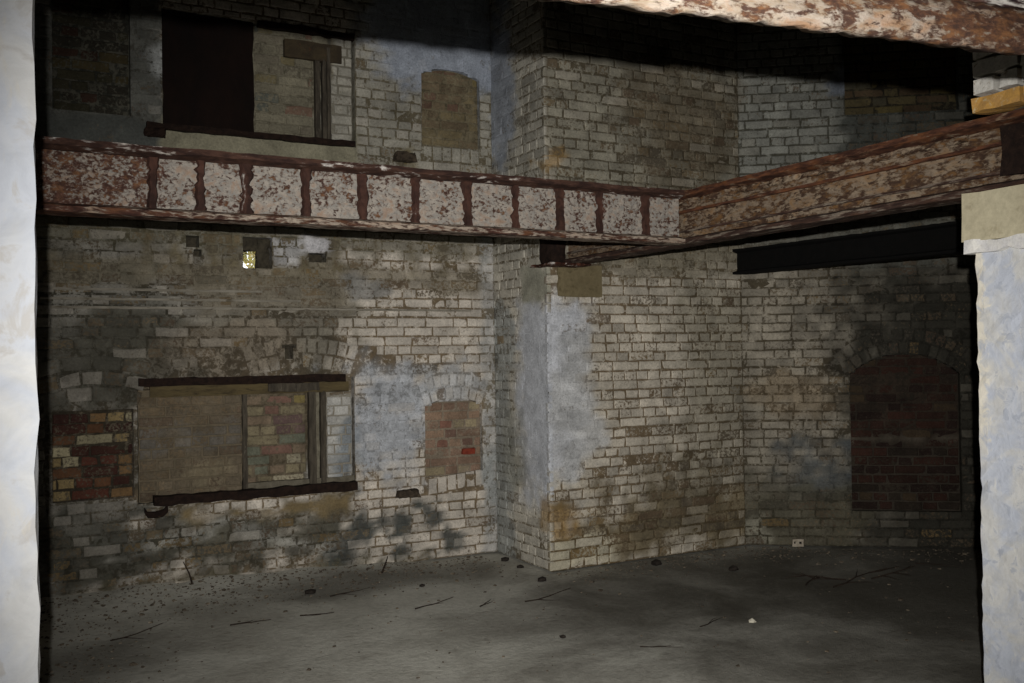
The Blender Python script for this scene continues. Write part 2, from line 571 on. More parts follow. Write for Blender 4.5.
# ---------------------------------------------------------------- general solids
def rough_bar(name, length, ay, az, mat, parent, matrix, seed=1, amp=0.004, step=0.05, taper=None, profile=None, smooth=False):
    """a bar of rectangular (or given) section along local x with uneven, corroded faces"""
    if profile is None:
        ny = 3; nz = 3
        prof = [(-ay / 2, -az / 2), (0, -az / 2), (ay / 2, -az / 2), (ay / 2, 0), (ay / 2, az / 2), (0, az / 2), (-ay / 2, az / 2), (-ay / 2, 0)]
    else:
        prof = profile
    n = max(2, int(length / step) + 1)
    m = len(prof)
    r = np.random.default_rng(seed)
    xs = np.linspace(0, length, n)
    verts = np.zeros((n * m + 2, 3))
    wx = np.tile(xs, m); wj = np.repeat(np.arange(m) * 0.021, n)
    wav = np.stack([fbm(wx, wj, 0.55 / step, seed * 3 + a_, 2) for a_ in range(3)], 1)
    for i, x in enumerate(xs):
        for j, (y, z) in enumerate(prof):
            e = amp * (r.normal(0, 0.22, 3) + (wav[j * n + i] - 0.5) * 2.2)
            verts[i * m + j] = (x + (e[0] if 0 < i < n - 1 else 0), y + e[1], z + e[2])
    pc = np.mean(np.array(prof), 0)
    verts[n * m] = (0, *pc); verts[n * m + 1] = (length, *pc)
    faces = []
    for i in range(n - 1):
        for j in range(m):
            k = (j + 1) % m
            faces.append((i * m + j, i * m + k, (i + 1) * m + k, (i + 1) * m + j))
    for j in range(m):
        k = (j + 1) % m
        faces.append((j, n * m, k)); faces.append(((n - 1) * m + j, (n - 1) * m + k, n * m + 1))
    faces = [tuple(reversed(f)) for f in faces]
    R = np.array(matrix)
    verts = verts @ R[:3, :3].T + R[:3, 3]
    o = link(name, mesh_from(name, verts, faces, mat, smooth), parent)
    return o

def frame_matrix(origin, X, Z=(0, 0, 1)):
    X = Vector(X).normalized(); Z = Vector(Z)
    Y = Z.cross(X).normalized(); Z = X.cross(Y)
    return Matrix(((X.x, Y.x, Z.x, origin[0]), (X.y, Y.y, Z.y, origin[1]), (X.z, Y.z, Z.z, origin[2]), (0, 0, 0, 1)))

def slab(name, lo, hi, mat, parent=None, seg=0.15, amp=0.004, seed=3, bevel=0.008):
    """a box subdivided and made uneven, its edges chipped"""
    lo = np.array(lo, float); hi = np.array(hi, float)
    import bmesh
    bm = bmesh.new()
    n = [max(1, min(60, int(round((hi[i] - lo[i]) / seg)))) for i in range(3)]
    idx = {}
    def vert(i, j, k):
        key = (i, j, k)
        if key not in idx:
            idx[key] = bm.verts.new(lo + (hi - lo) * np.array([i / n[0], j / n[1], k / n[2]]))
        return idx[key]
    for k in (0, n[2]):
        for i in range(n[0]):
            for j in range(n[1]):
                f = [vert(i, j, k), vert(i + 1, j, k), vert(i + 1, j + 1, k), vert(i, j + 1, k)]
                bm.faces.new(f if k else f[::-1])
    for j in (0, n[1]):
        for i in range(n[0]):
            for k in range(n[2]):
                f = [vert(i, j, k), vert(i + 1, j, k), vert(i + 1, j, k + 1), vert(i, j, k + 1)]
                bm.faces.new(f[::-1] if j else f)
    for i in (0, n[0]):
        for j in range(n[1]):
            for k in range(n[2]):
                f = [vert(i, j, k), vert(i, j + 1, k), vert(i, j + 1, k + 1), vert(i, j, k + 1)]
                bm.faces.new(f if i else f[::-1])
    r = np.random.default_rng(seed)
    for (i, j, k), v in idx.items():
        edge = (i in (0, n[0])) + (j in (0, n[1])) + (k in (0, n[2]))
        c = (lo + hi) / 2
        if edge >= 2:
            for a in range(3):
                v.co[a] += np.sign(c[a] - v.co[a]) * abs(r.normal(0, amp * 1.3)) if (i, j, k)[a] in (0, n[a]) else 0
        v.co.x += r.normal(0, amp * 0.5); v.co.y += r.normal(0, amp * 0.5); v.co.z += r.normal(0, amp * 0.3)
    me = bpy.data.meshes.new(name)
    if bevel:
        sharp = [e for e in bm.edges if e.calc_face_angle(0) > 0.9]
        bmesh.ops.bevel(bm, geom=sharp, offset=bevel, segments=2, affect='EDGES', clamp_overlap=True)
    bm.to_mesh(me); bm.free()
    me.materials.append(mat)
    return link(name, me, parent)

# ---------------------------------------------------------------- the room: where its faces stand
YW = 6.9726; XC = 3.5861; YC = 6.1211; XD = 5.4327
DEU = np.array([0.79960, -0.60053, 0.0]); DEN = np.array([-0.60053, -0.79960, 0.0])
TOP = 4.55
LW = Plane((0, YW, 0), (1, 0, 0), (0, -1, 0))
BC = Plane((XC, 0, 0), (0, 1, 0), (-1, 0, 0))
CD = Plane((0, YC, 0), (1, 0, 0), (0, -1, 0))
DE = Plane((XD, YC, 0), DEU, DEN)

# openings (u0, u1, v0, v1 springing, rise)
W_BIG = (0.863, 2.395, 0.615, 1.437)
W_SMALL = (2.966, 3.462, 0.640, 1.195, 0.045)
W_LEFT = (0.34, 0.838, 0.665, 1.26)
U_BIG = (1.045, 2.432, 3.165, 4.02)
U_SMALL = (2.973, 3.478, 3.240, 3.800, 0.055)
U_LEFT = (0.36, 0.840, 3.24, 4.12)
ARCHWAY = (0.848, 1.688, 0.285, 1.385, 0.165)
R_UP = (0.848, 1.72, 3.49, 4.2)
def rect(w, d=None): return (w[0], w[2], w[1], w[3]) + ((d,) if d else ())

# --- left wall
h0 = (1.573, 2.268, 1.775, 2.435)
LW_HOLES = [rect(W_BIG, 0.07), rect(W_LEFT, 0.05), rect(U_BIG, 0.09), rect(U_LEFT, 0.06),
            (1.191, 2.366, 1.279, 2.447, 0.12), (1.241, 2.306, 1.295, 2.353, 0.10),
            (1.580, 2.232, 1.789, 2.455, 0.45), (2.060, 2.290, 2.190, 2.357, 0.12),
            (1.874, 1.579, 1.934, 1.673, 0.14), (1.853, 1.659, 1.956, 1.684, 0.14)]
LW_ARCH = [(W_SMALL, 0.205), (U_SMALL, 0.108)]

fl_w = Field((206, 197, 184), (120, 105, 84), 0.86, 0.10, 3)
# older, dirtier left half below the beam
fl_w.box((-0.285, 1.390), (2.395, 2.655), (132, 126, 113), (82, 75, 62), 0.72, 0.24, soft=0.35, warp=0.10)
fl_w.box((-0.293, 0.123), (2.313, 0.558), (96, 93, 82), (70, 66, 55), 0.60, 0.35, soft=0.25, warp=0.10)
fl_w.box((-0.295, -0.123), (0.955, 2.337), (88, 87, 80), (66, 64, 55), 0.62, 0.4, soft=0.45, warp=0.12, k=0.75)
fl_w.oval((0.394, 1.910), (2.221, 2.384), (146, 141, 132), None, 0.7, 0.4, k=0.4)
for a_, b_ in (((0.350, 2.236), (0.860, 2.455)), ((0.335, 1.909), (1.215, 2.110)), ((0.890, 2.321), (1.526, 2.458)), ((0.334, 1.714), (0.456, 2.121)), ((0.947, 1.464), (1.277, 1.582))):
    fl_w.oval(a_, b_, (168, 164, 154), None, 0.75, 0.25, soft=0.9, k=0.55, warp=0.10)
fl_w.oval((0.946, 1.383), (1.988, 1.863), (134, 122, 106), (86, 76, 62), 0.6, 0.35, k=0.6)
# brown band of the floor line and olive dirt straight under the beam
fl_w.box((-0.281, 2.097), (3.554, 2.273), (124, 115, 95), (100, 90, 71), 0.6, 0.6, soft=0.06, warp=0.03, k=0.7)
fl_w.box((-0.279, 2.365), (3.563, 2.840), (116, 112, 96), (92, 87, 68), 0.6, 0.4, soft=0.06, warp=0.025, k=0.7)
for px in (147, 178, 214, 236, 276, 301, 336, 376, 412, 441, 466):
    fl_w.box(((lambda q: (3.7375e-06*q*q + 0.00528*q + 0.0731, 2.214))(px-4)), ((lambda q: (3.7375e-06*q*q + 0.00528*q + 0.0746, 2.479))(px+4)), (112, 102, 78), (104, 93, 68), 0.3, 0.85, soft=0.03, warp=0.012, k=0.75 if px < 350 else 0.5)
fl_w.box((2.016, 2.355), (2.222, 2.466), (206, 204, 206), None, 1.1, 0.8, soft=0.03, warp=0.01)
fl_w.box((1.787, 2.260), (1.980, 2.449), (180, 178, 176), None, 1.0, 0.3, soft=0.03, warp=0.01)
fl_w.oval((2.216, 2.012), (2.733, 2.150), (132, 132, 130), (90, 86, 76), 0.8, 0.7, k=0.7)
fl_w.box((1.280, 1.930), (2.333, 2.104), (126, 118, 102), (92, 82, 66), 0.6, 0.75, soft=0.08, warp=0.03, k=0.8)
# blue-white wash between and over the small openings
fl_w.oval((2.354, 0.681), (2.998, 1.460), (186, 189, 194), (148, 150, 152), 1.0, 0.5, soft=0.9, warp=0.12)
fl_w.oval((2.885, 1.184), (3.489, 1.610), (186, 188, 190), (146, 146, 144), 1.0, 0.4, soft=0.8, k=0.8, warp=0.08)
fl_w.oval((2.370, 0.740), (2.486, 1.147), (140, 148, 154), None, 1.0, 0.8, soft=0.6, k=0.6)
fl_w.box((3.463, -0.057), (3.654, 2.846), (168, 170, 170), (128, 124, 112), 0.95, 0.5, soft=0.04, warp=0.02, k=0.6)
# grey mould and damp at the foot
fl_w.oval((2.154, 0.092), (2.685, 0.451), (74, 77, 74), (66, 68, 64), 0.75, 0.5, soft=0.6, k=0.95, warp=0.20)
fl_w.oval((2.624, 0.153), (3.256, 0.322), (80, 83, 80), (70, 72, 66), 0.75, 0.5, soft=0.6, k=0.9, warp=0.20)
fl_w.oval((3.450, 0.265), (3.641, 0.894), (150, 156, 156), (104, 104, 98), 0.9, 0.6, soft=0.7, k=0.6)
fl_w.oval((1.197, 0.304), (2.350, 0.405), (156, 154, 146), None, 0.65, 0.5, soft=0.7, k=0.6, warp=0.20)
for a_, b_ in (((0.809, 0.345), (1.132, 0.448)), ((0.684, 0.286), (0.809, 0.345)), ((1.332, 0.394), (1.574, 0.441)), ((1.678, 0.203), (2.195, 0.346))):
    fl_w.oval(a_, b_, (170, 167, 158), None, 0.75, 0.2, soft=0.9, k=0.6, warp=0.12)
for a_, b_ in (((0.380, 0.099), (0.936, 0.366)), ((1.127, -0.065), (1.677, 0.182)), ((0.389, 1.204), (1.147, 1.998)), ((1.605, 0.013), (2.193, 0.176))):
    fl_w.oval(a_, b_, (70, 68, 58), (58, 55, 46), 0.55, 0.45, soft=0.9, k=0.6, warp=0.16)
fl_w.box((-0.294, 0.000), (2.911, 0.068), (92, 86, 66), (80, 74, 54), 0.4, 0.65, soft=0.10, warp=0.05, k=0.75)
# tan render under the big window
fl_w.box((1.146, 0.475), (2.329, 0.542), (128, 112, 82), (124, 108, 80), 1.1, 1.0, soft=0.06, warp=0.04)
# upper storey
fl_w.box((2.399, 2.994), (3.686, 4.816), (158, 154, 142), (104, 96, 78), 0.88, 0.20, soft=0.05, warp=0.03)
fl_w.oval((2.510, 3.612), (3.775, 4.584), (164, 172, 186), (140, 146, 154), 1.0, 0.85, soft=0.45, k=0.9)
fl_w.box((-0.275, 2.914), (1.052, 4.341), (104, 104, 98), (78, 76, 68), 0.8, 0.55, soft=0.05, warp=0.03)
fl_w.box((-0.275, 2.945), (1.061, 3.250), (88, 90, 86), (78, 78, 72), 0.9, 0.9, soft=0.04, warp=0.03)
fl_w.oval((0.895, 3.492), (1.047, 3.815), (170, 172, 170), None, 0.75, 0.5, soft=0.7)
fl_w.box((1.025, 2.958), (2.434, 3.277), (146, 141, 120), (140, 134, 114), 1.1, 1.0, soft=0.03, warp=0.012)
fl_w.box((2.745, 3.060), (2.913, 3.206), (120, 108, 74), (110, 98, 66), 0.6, 0.9, soft=0.04, warp=0.03)

wall_left = mortar_bed('wall_left', LW, -1.6, XC, 0.0, TOP, fl_w, LW_HOLES, LW_ARCH, reveal=0.05, seed=21)
tag(wall_left, 'long limewashed brick wall with bricked up windows, dirty at its left half', 'wall', kind='structure')
RELIEF = (1.621, 2.372, 1.440, 1.452, 0.055)
LEFT_HEAD = (0.30, 0.868, 0.665, 1.262, 0.045)
q = lay_bricks(-0.4, XC, 0.0, TOP, [h[:4] for h in LW_HOLES], LW_ARCH + [(RELIEF, 0.235), (LEFT_HEAD, 0.33)], 41)
q += arch_bricks(RELIEF, 0.0, 0.108, 10) + arch_bricks(RELIEF, 0.114, 0.228, 11)
q += arch_bricks(LEFT_HEAD, 0.012, 0.112, 4) + arch_bricks(LEFT_HEAD, 0.118, 0.215, 5) + arch_bricks(LEFT_HEAD, 0.221, 0.32, 4)
q += arch_bricks(W_SMALL, 0.0, 0.10, 8) + arch_bricks(W_SMALL, 0.105, 0.205, 9) + arch_bricks(U_SMALL, 0.0, 0.104, 7)
# soldier bricks laid as the slanting sills of the two small openings
for k in range(6):
    u = 2.99 + k * 0.082
    z0 = 0.640 - 0.135 + 0.008 * k
    q.append(((u, z0), (u + 0.072, z0 + 0.004), (u + 0.072, z0 + 0.125), (u, z0 + 0.120)))
q = [b for b in q if not (2.96 < (b[0][0] + b[1][0]) / 2 < 3.49 and 0.50 < (b[0][1] + b[2][1]) / 2 < 0.635 and b[2][1] - b[0][1] < 0.1)]
for k in range(6):
    u = 2.985 + k * 0.082
    q.append(((u, 3.125), (u + 0.072, 3.125), (u + 0.072, 3.232), (u, 3.232)))
q = [b for b in q if not (2.96 < (b[0][0] + b[1][0]) / 2 < 3.49 and 3.12 < (b[0][1] + b[2][1]) / 2 < 3.235 and b[2][1] - b[0][1] < 0.1)]
kx0, kz0 = (1.852, 1.587); kx1, kz1 = (1.956, 1.680)
q = [b for b in q if not (max(min(p[0] for p in b), kx0) < min(max(p[0] for p in b), kx1) - 0.012 and max(min(p[1] for p in b), kz0) < min(max(p[1] for p in b), kz1) - 0.012)]
# none under the smooth bands of render
def in_box(b, a, c):
    m = ((b[0][0] + b[2][0]) / 2, (b[0][1] + b[2][1]) / 2)
    return min(a[0], c[0]) < m[0] < max(a[0], c[0]) and min(a[1], c[1]) < m[1] < max(a[1], c[1])
q = [b for b in q if not in_box(b, (1.146, 0.495), (2.328, 0.534)) and not in_box(b, (1.058, 2.974), (2.402, 3.236))]
build_bricks(LW, q, fl_w, wall_left, 300, seed=3)

# three stepped ledges running along the wall under the beam
for k, (pa, pb, pr) in enumerate((((0.278, 2.052), (1.713, 2.063), 0.014), ((0.277, 1.987), (1.990, 1.998), 0.018), ((0.336, 1.935), (3.369, 1.935), 0.020))):
    L = pb[0] - pa[0]
    M_LEDGE = plain_material('dusty_mortar_ledge_%d' % k, (120, 114, 102), (146, 140, 128), 14, (88, 80, 66), vscale=(0.5, 1, 2))
    o = rough_bar('ledge', L, 0.03, 0.016, M_LEDGE, wall_left, frame_matrix((pa[0], YW - pr + 0.013, (pa[1] + pb[1]) / 2 + 0.006), (1, 0, 0)), seed=50 + k, amp=0.002)

# two corbel stones that stick out of the wall
M_STONE = plain_material('weathered_corbel_stone', (78, 68, 56), (52, 45, 38), 26, (32, 27, 24))
for (px_c, w_, h_) in (((2.801, 0.533), 0.18, 0.06), ((2.812, 3.119), 0.17, 0.075)):
    slab('corbel_stone', (px_c[0] - w_ / 2, YW - 0.085, px_c[1] - h_ / 2), (px_c[0] + w_ / 2, YW + 0.02, px_c[1] + h_ / 2), M_STONE, wall_left, 0.03, 0.006, 5, 0.012)

# --- the return and the face of the projecting breast
fl_b = Field((202, 196, 182), (122, 112, 94), 0.92, 0.30, 13)
def bu(y): return y
fl_b.box((6.565, 0.465), (5.938, 2.031), (205, 208, 214), (186, 188, 192), 1.15, 0.9, soft=0.25, warp=0.06)
fl_b.box((6.503, 2.005), (5.987, 2.250), (168, 166, 150), (160, 156, 140), 1.1, 1.0, soft=0.05, warp=0.02)
fl_b.box((7.202, -0.112), (6.665, 2.013), (150, 156, 156), (112, 112, 106), 0.9, 0.4, soft=0.12, k=0.7)
fl_b.oval((6.828, 0.511), (6.494, 1.238), (150, 149, 136), (110, 108, 94), 0.9, 0.6, soft=0.6, k=0.5)
fl_b.box((7.218, 2.360), (5.872, 4.323), (168, 164, 152), (108, 100, 84), 0.82, 0.30, soft=0.10, k=0.8)
fl_b.oval((7.122, 3.029), (6.594, 4.346), (150, 158, 172), (124, 128, 134), 1.0, 0.8, soft=0.6, k=0.8)
fl_b.box((6.263, 0.258), (6.038, 0.495), (150, 122, 76), (130, 108, 74), 0.9, 0.6, soft=0.06, k=0.75)
fl_b.box((6.287, 2.982), (6.079, 3.033), (150, 124, 80), (140, 112, 70), 0.8, 0.6, soft=0.06, k=0.8)

fl_c = Field((200, 191, 175), (116, 101, 80), 0.86, 0.12, 23)
fl_c.box((3.572, 2.262), (5.702, 4.783), (146, 141, 126), (88, 80, 64), 0.74, 0.22, soft=0.10)
fl_c.oval((4.293, 2.838), (5.411, 3.904), (112, 100, 80), (80, 70, 54), 0.45, 0.35, soft=0.9, k=0.7)
fl_c.box((3.525, 2.970), (3.767, 3.071), (152, 122, 74), (140, 112, 70), 0.9, 0.5, soft=0.05, k=0.85)
fl_c.box((4.052, 2.179), (5.487, 2.480), (140, 131, 112), (104, 94, 74), 0.65, 0.5, soft=0.08, k=0.7)
fl_c.box((4.713, -0.044), (5.643, 2.177), (152, 145, 128), (90, 80, 62), 0.74, 0.22, soft=0.4, k=0.8, warp=0.12)
fl_c.box((3.662, 0.060), (5.603, 0.450), (132, 120, 96), (92, 78, 56), 0.52, 0.25, soft=0.16, warp=0.10)
fl_c.oval((4.378, -0.006), (5.185, 0.790), (108, 98, 78), (80, 70, 52), 0.42, 0.4, soft=0.9, k=0.7)
fl_c.box((3.558, -0.059), (4.107, 0.266), (190, 182, 160), (104, 88, 62), 0.8, 0.12, soft=0.08)
fl_c.box((3.497, 0.282), (3.773, 0.461), (156, 126, 76), (134, 108, 70), 0.9, 0.5, soft=0.06, k=0.8)
fl_c.box((3.503, 0.637), (3.897, 2.003), (202, 204, 209), (180, 182, 186), 1.15, 0.85, soft=0.16, warp=0.07)
fl_c.oval((3.637, 0.553), (4.042, 1.688), (192, 192, 191), (162, 161, 158), 1.1, 0.65, soft=0.6, warp=0.10, k=0.85)
fl_c.box((3.501, 0.528), (3.674, 0.734), (196, 192, 184), (170, 166, 156), 1.0, 0.8, soft=0.05)

wall_return = mortar_bed('wall_return', BC, YC, YW + 0.02, 0.0, TOP, fl_b, [], [], seed=31)
tag(wall_return, 'narrow side of the projecting brick breast meeting the left wall', 'wall', kind='structure')
build_bricks(BC, lay_bricks(YC - 0.012, YW, 0.0, TOP, [], [], 52), fl_b, wall_return, 300, seed=4)
wall_center = mortar_bed('wall_center', CD, XC, XD + 0.02, 0.0, TOP, fl_c, [], [], seed=32)
tag(wall_center, 'broad front of the projecting brick breast with blue-white plaster down its corner', 'wall', kind='structure')
qc = lay_bricks(XC - 0.012, XD, 0.0, TOP, [], [], 63, 0.75)
qc = [b for b in qc if not in_box(b, (3.662, 2.007), (4.053, 2.277))]
build_bricks(CD, qc, fl_c, wall_center, 300, seed=5)
M_PAD = plain_material('tan_cement', (106, 95, 71), (116, 105, 80), 9, (92, 82, 60))
a, b = (3.670, 2.007), (4.062, 2.247)
slab('padstone', (a[0], YC - 0.016, a[1]), (b[0], YC + 0.02, b[1]), M_PAD, wall_center, 0.05, 0.0025, 6, 0.004)

# --- right wall
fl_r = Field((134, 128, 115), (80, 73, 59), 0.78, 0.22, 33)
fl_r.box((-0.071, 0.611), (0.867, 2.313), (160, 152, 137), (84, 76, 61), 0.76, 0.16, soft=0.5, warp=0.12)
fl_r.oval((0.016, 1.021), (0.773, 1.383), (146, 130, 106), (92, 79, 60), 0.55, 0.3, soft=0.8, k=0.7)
fl_r.box((0.741, -0.435), (2.744, 2.454), (58, 56, 49), (42, 40, 34), 0.7, 0.35, soft=0.8, warp=0.10)  # grime at the right end, painted darker to stand in for flash fall-off
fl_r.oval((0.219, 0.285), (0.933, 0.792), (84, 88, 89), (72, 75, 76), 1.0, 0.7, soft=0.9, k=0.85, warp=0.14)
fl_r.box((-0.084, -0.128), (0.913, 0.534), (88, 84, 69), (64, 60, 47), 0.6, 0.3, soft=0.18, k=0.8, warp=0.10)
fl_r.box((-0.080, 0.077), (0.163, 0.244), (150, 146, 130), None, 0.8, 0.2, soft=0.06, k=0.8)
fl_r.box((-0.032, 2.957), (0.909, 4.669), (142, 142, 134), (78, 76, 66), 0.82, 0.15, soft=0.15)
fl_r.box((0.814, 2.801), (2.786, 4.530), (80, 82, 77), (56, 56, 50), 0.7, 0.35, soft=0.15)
fl_r.oval((0.719, 3.661), (0.958, 3.932), (118, 124, 134), (100, 104, 110), 1.0, 0.9, soft=0.5, k=0.8)
fl_r.box((-0.043, 2.322), (2.014, 2.637), (112, 112, 104), (86, 84, 74), 0.7, 0.5, soft=0.1, k=0.7)
R_HOLES = [rect(R_UP, 0.06)]
R_ARCH = [(ARCHWAY, 0.21)]
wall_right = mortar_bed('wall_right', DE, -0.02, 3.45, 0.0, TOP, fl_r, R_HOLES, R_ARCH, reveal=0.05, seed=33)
tag(wall_right, 'darkening brick wall at the right with a bricked up archway', 'wall', kind='structure')
qr = lay_bricks(0.0, 3.0, 0.0, TOP, [h[:4] for h in R_HOLES], R_ARCH, 74, 0.6)
qr += arch_bricks(ARCHWAY, 0.0, 0.10, 13) + arch_bricks(ARCHWAY, 0.105, 0.205, 14)
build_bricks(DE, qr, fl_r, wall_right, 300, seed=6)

# ---------------------------------------------------------------- blocked openings, each a bed of mortar with its own bricks
def infill(name, plane, depth, op, field, label, palette, pcover, seed, rough=1.0, proud=0.007, tone=(0.85, 1.12), rise=None, cov_jit=0.12, header_mix=0.6):
    pl = plane.inset(depth)
    top = op[3] + (rise or 0)
    bed = mortar_bed(name, pl, op[0] - 0.02, op[1] + 0.02, op[2] - 0.02, top + 0.02, field, [], [], seed=seed, step=0.05)
    tag(bed, label, 'window', kind='structure')
    qs = lay_bricks(op[0], op[1], op[2], top, [], [], seed, header_mix)
    if rise:
        o5 = (op[0], op[1], op[2], op[3], rise)
        qs = [b for b in qs if b[2][1] < op[3] or abs((b[0][0] + b[1][0]) / 2 - (op[0] + op[1]) / 2) + (b[1][0] - b[0][0]) / 2 < arch_half(o5, (b[0][1] + b[2][1]) / 2, 0.03)]
    build_bricks(pl, qs, field, bed, 300, proud=proud, seed=seed, palette=palette, tone=tone, rough=rough, palette_cover=pcover, cov_jit=cov_jit)
    return bed, pl

PAL_RED = [((90, 54, 43), 3), ((66, 42, 35), 3), ((122, 96, 66), 3.2), ((140, 122, 86), 3.4), ((152, 143, 116), 3.0), ((100, 70, 50), 2), ((60, 38, 33), 2)]
PAL_PALE = [((132, 122, 98), 4), ((126, 110, 92), 3), ((124, 96, 84), 2.0), ((138, 124, 80), 1), ((98, 80, 76), 1.2), ((116, 118, 102), 2), ((156, 148, 126), 1), ((98, 92, 84), 1)]
PAL_BRN = [((138, 114, 97), 4), ((146, 122, 102), 3), ((154, 141, 114), 1.6), ((122, 97, 85), 2), ((134, 98, 84), 1)]
PAL_DARK = [((50, 34, 28), 4), ((42, 31, 27), 4), ((57, 37, 30), 2), ((44, 37, 31), 3), ((64, 53, 40), 1.2)]
PAL_YEL = [((58, 55, 42), 3), ((70, 62, 42), 1.6), ((50, 47, 40), 4), ((60, 44, 36), 1.2)]

fi_left = Field((96, 88, 74), (58, 52, 42), 0.1, 0.2, 61)
w3, _ = infill('window_3', LW, 0.05, W_LEFT, fi_left, 'small opening at far left, bricked up in raw red and yellow bricks', PAL_RED, 0.22, 81)
fi_small = Field((148, 134, 116), (132, 120, 104), 0.25, 0.35, 62)
w2, _ = infill('window_2', LW, 0.035, (W_SMALL[0], W_SMALL[1], W_SMALL[2], W_SMALL[3]), fi_small, 'small arched opening near the corner, bricked up in dusty brown brick with one bright red', PAL_BRN, 0.15, 82, rise=0.045)
fi_u = Field((122, 112, 90), (92, 84, 66), 0.3, 0.5, 63)
w5, _ = infill('window_5', LW, 0.04, (U_SMALL[0], U_SMALL[1], U_SMALL[2], U_SMALL[3]), fi_u, 'small arched upper opening above the beam, bricked up in brown and ochre', [((112, 98, 78), 3), ((118, 106, 80), 3), ((106, 84, 70), 2), ((120, 108, 74), 1)], 0.25, 83, rise=0.055)
fi_ul = Field((84, 82, 72), (50, 50, 44), 0.25, 0.35, 64)
w6, _ = infill('window_6', LW, 0.06, U_LEFT, fi_ul, 'upper opening at far left, bricked up in dark olive brick', PAL_YEL, 0.15, 84)
fi_arch = Field((54, 48, 40), (62, 56, 48), 0.15, 0.15, 65)
fi_arch.box((0.85, 0.80), (1.7, 1.6), (56, 47, 39), (46, 41, 34), 0.35, 0.5, soft=0.2)
fi_arch.box((0.85, 0.83), (1.7, 0.87), (82, 75, 65), (78, 71, 61), 0.6, 1.0, soft=0.02, warp=0.004)
w7, _ = infill('window_7', DE, 0.05, ARCHWAY[:4], fi_arch, 'wide archway in the right wall bricked up in dark red brick', PAL_DARK, 0.12, 85, rise=0.165, header_mix=0.25)
fi_ru = Field((70, 64, 48), (44, 40, 32), 0.2, 0.3, 66)
w8, _ = infill('window_8', DE, 0.06, R_UP, fi_ru, 'upper opening in the right wall bricked up in dark olive brown brick', [((86, 77, 54), 3), ((80, 66, 50), 3), ((94, 84, 54), 1.5), ((74, 70, 57), 2)], 0.15, 86)
# the one bright red brick of the small window, and its pale neighbour
pl2 = LW.inset(0.035)
a, b = (3.290, 0.795), (3.405, 0.843)
M_REDB = plain_material('bright_red_brick', (140, 64, 46), (118, 52, 40), 30)
slab('brick', (a[0], YW + 0.005, a[1]), (b[0], YW + 0.04, b[1]), M_REDB, w2, 0.03, 0.002, 8, 0.004)['label'] = 'bright red brick'

# the big lower window: dirty brick at its left, patchwork brick between two posts, white jamb at its right
M_SOOTWOOD = plain_material('sooty_timber', (58, 53, 46), (86, 79, 68), 12, (116, 109, 96), (0.6, 0.75), (3, 3, 0.5), 0.5)
M_BAR = plain_material('blackened_rusty_bar', (27, 19, 16), (42, 30, 24), 30, (74, 56, 42), (0.6, 0.8))
M_TANBOARD = plain_material('ochre_board', (96, 84, 58), (78, 68, 48), 10, (56, 48, 36), (0.5, 0.7), (0.4, 1, 2))
fi_big = Field((112, 101, 84), (88, 79, 63), 0.55, 0.45, 67)
fi_big.box((0.859, 0.980), (1.589, 1.114), (118, 114, 108), None, 0.75, 0.7, soft=0.12, k=0.7)
fi_big.oval((1.167, 0.672), (1.440, 0.910), (150, 138, 112), None, 0.6, 0.4, soft=0.8, k=0.6)
fi_big.box((2.107, 0.560), (2.440, 1.299), (186, 184, 178), (150, 148, 140), 0.85, 0.5, soft=0.03)
fi_big.oval((2.245, 0.675), (2.422, 1.112), (128, 136, 142), (110, 116, 120), 0.9, 0.8, soft=0.8, k=0.8)
pl1 = LW.inset(0.07)
XL = 1.567; XM = 1.595; XP = 2.044; XQ = 2.180
w1 = mortar_bed('window_1', pl1, W_BIG[0] - 0.02, W_BIG[1] + 0.02, W_BIG[2] - 0.02, W_BIG[3] + 0.02, fi_big, [], [], seed=88, step=0.04)
tag(w1, 'large blocked window below the beam with rusty lintel bar and sill bar', 'window', kind='structure')
pl_left = LW.inset(0.018)
slab('infill_panel', (W_BIG[0] + 0.005, YW + 0.024, W_BIG[2]), (XL, YW + 0.075, W_BIG[3] - 0.05), plain_material('grimy_mortar_fill', (96, 88, 72), (112, 100, 82), 16), w1, 0.06, 0.003, 9, 0)
build_bricks(pl_left, lay_bricks(W_BIG[0] + 0.01, XL, W_BIG[2], W_BIG[3] - 0.08, [], [], 91), fi_big, w1, 100, proud=0.005, seed=91, cov_jit=0.2,
             palette=[((112, 98, 78), 3), ((122, 106, 84), 3), ((100, 86, 71), 3)], tone=(0.78, 1.02))
build_bricks(pl1, lay_bricks(XM, XP, W_BIG[2] + 0.05, W_BIG[3] - 0.11, [], [], 92, 0.8), fi_big, w1, 100, proud=0.010, seed=92, palette=PAL_PALE, palette_cover=0.16, cov_jit=0.08)
pl_j = LW.inset(0.03)
slab('jamb', (XQ + 0.006, YW + 0.036, W_BIG[2]), (W_BIG[1] - 0.012, YW + 0.08, W_BIG[3] - 0.10), plain_material('whitened_jamb_mortar', (150, 146, 136), (126, 118, 104), 18), w1, 0.06, 0.003, 10, 0)
build_bricks(pl_j, lay_bricks(XQ + 0.008, W_BIG[1] - 0.012, W_BIG[2] + 0.03, W_BIG[3] - 0.105, [], [], 93), fi_big, w1, 60, proud=0.006, seed=93)
Z = (0, 0, 1)
for (x, wd, dp, zt) in ((XL + 0.018, 0.034, 0.03, W_BIG[3] - 0.08), (XP + 0.03, 0.052, 0.045, W_BIG[3] - 0.10), (XQ - 0.022, 0.040, 0.035, W_BIG[3] - 0.10)):
    rough_bar('frame_post', zt - W_BIG[2], wd, 0.05, M_SOOTWOOD, w1, frame_matrix((x, YW + 0.07 - dp, W_BIG[2]), (0, 0, 1), (0, -1, 0)), seed=int(x * 1000), amp=0.004)
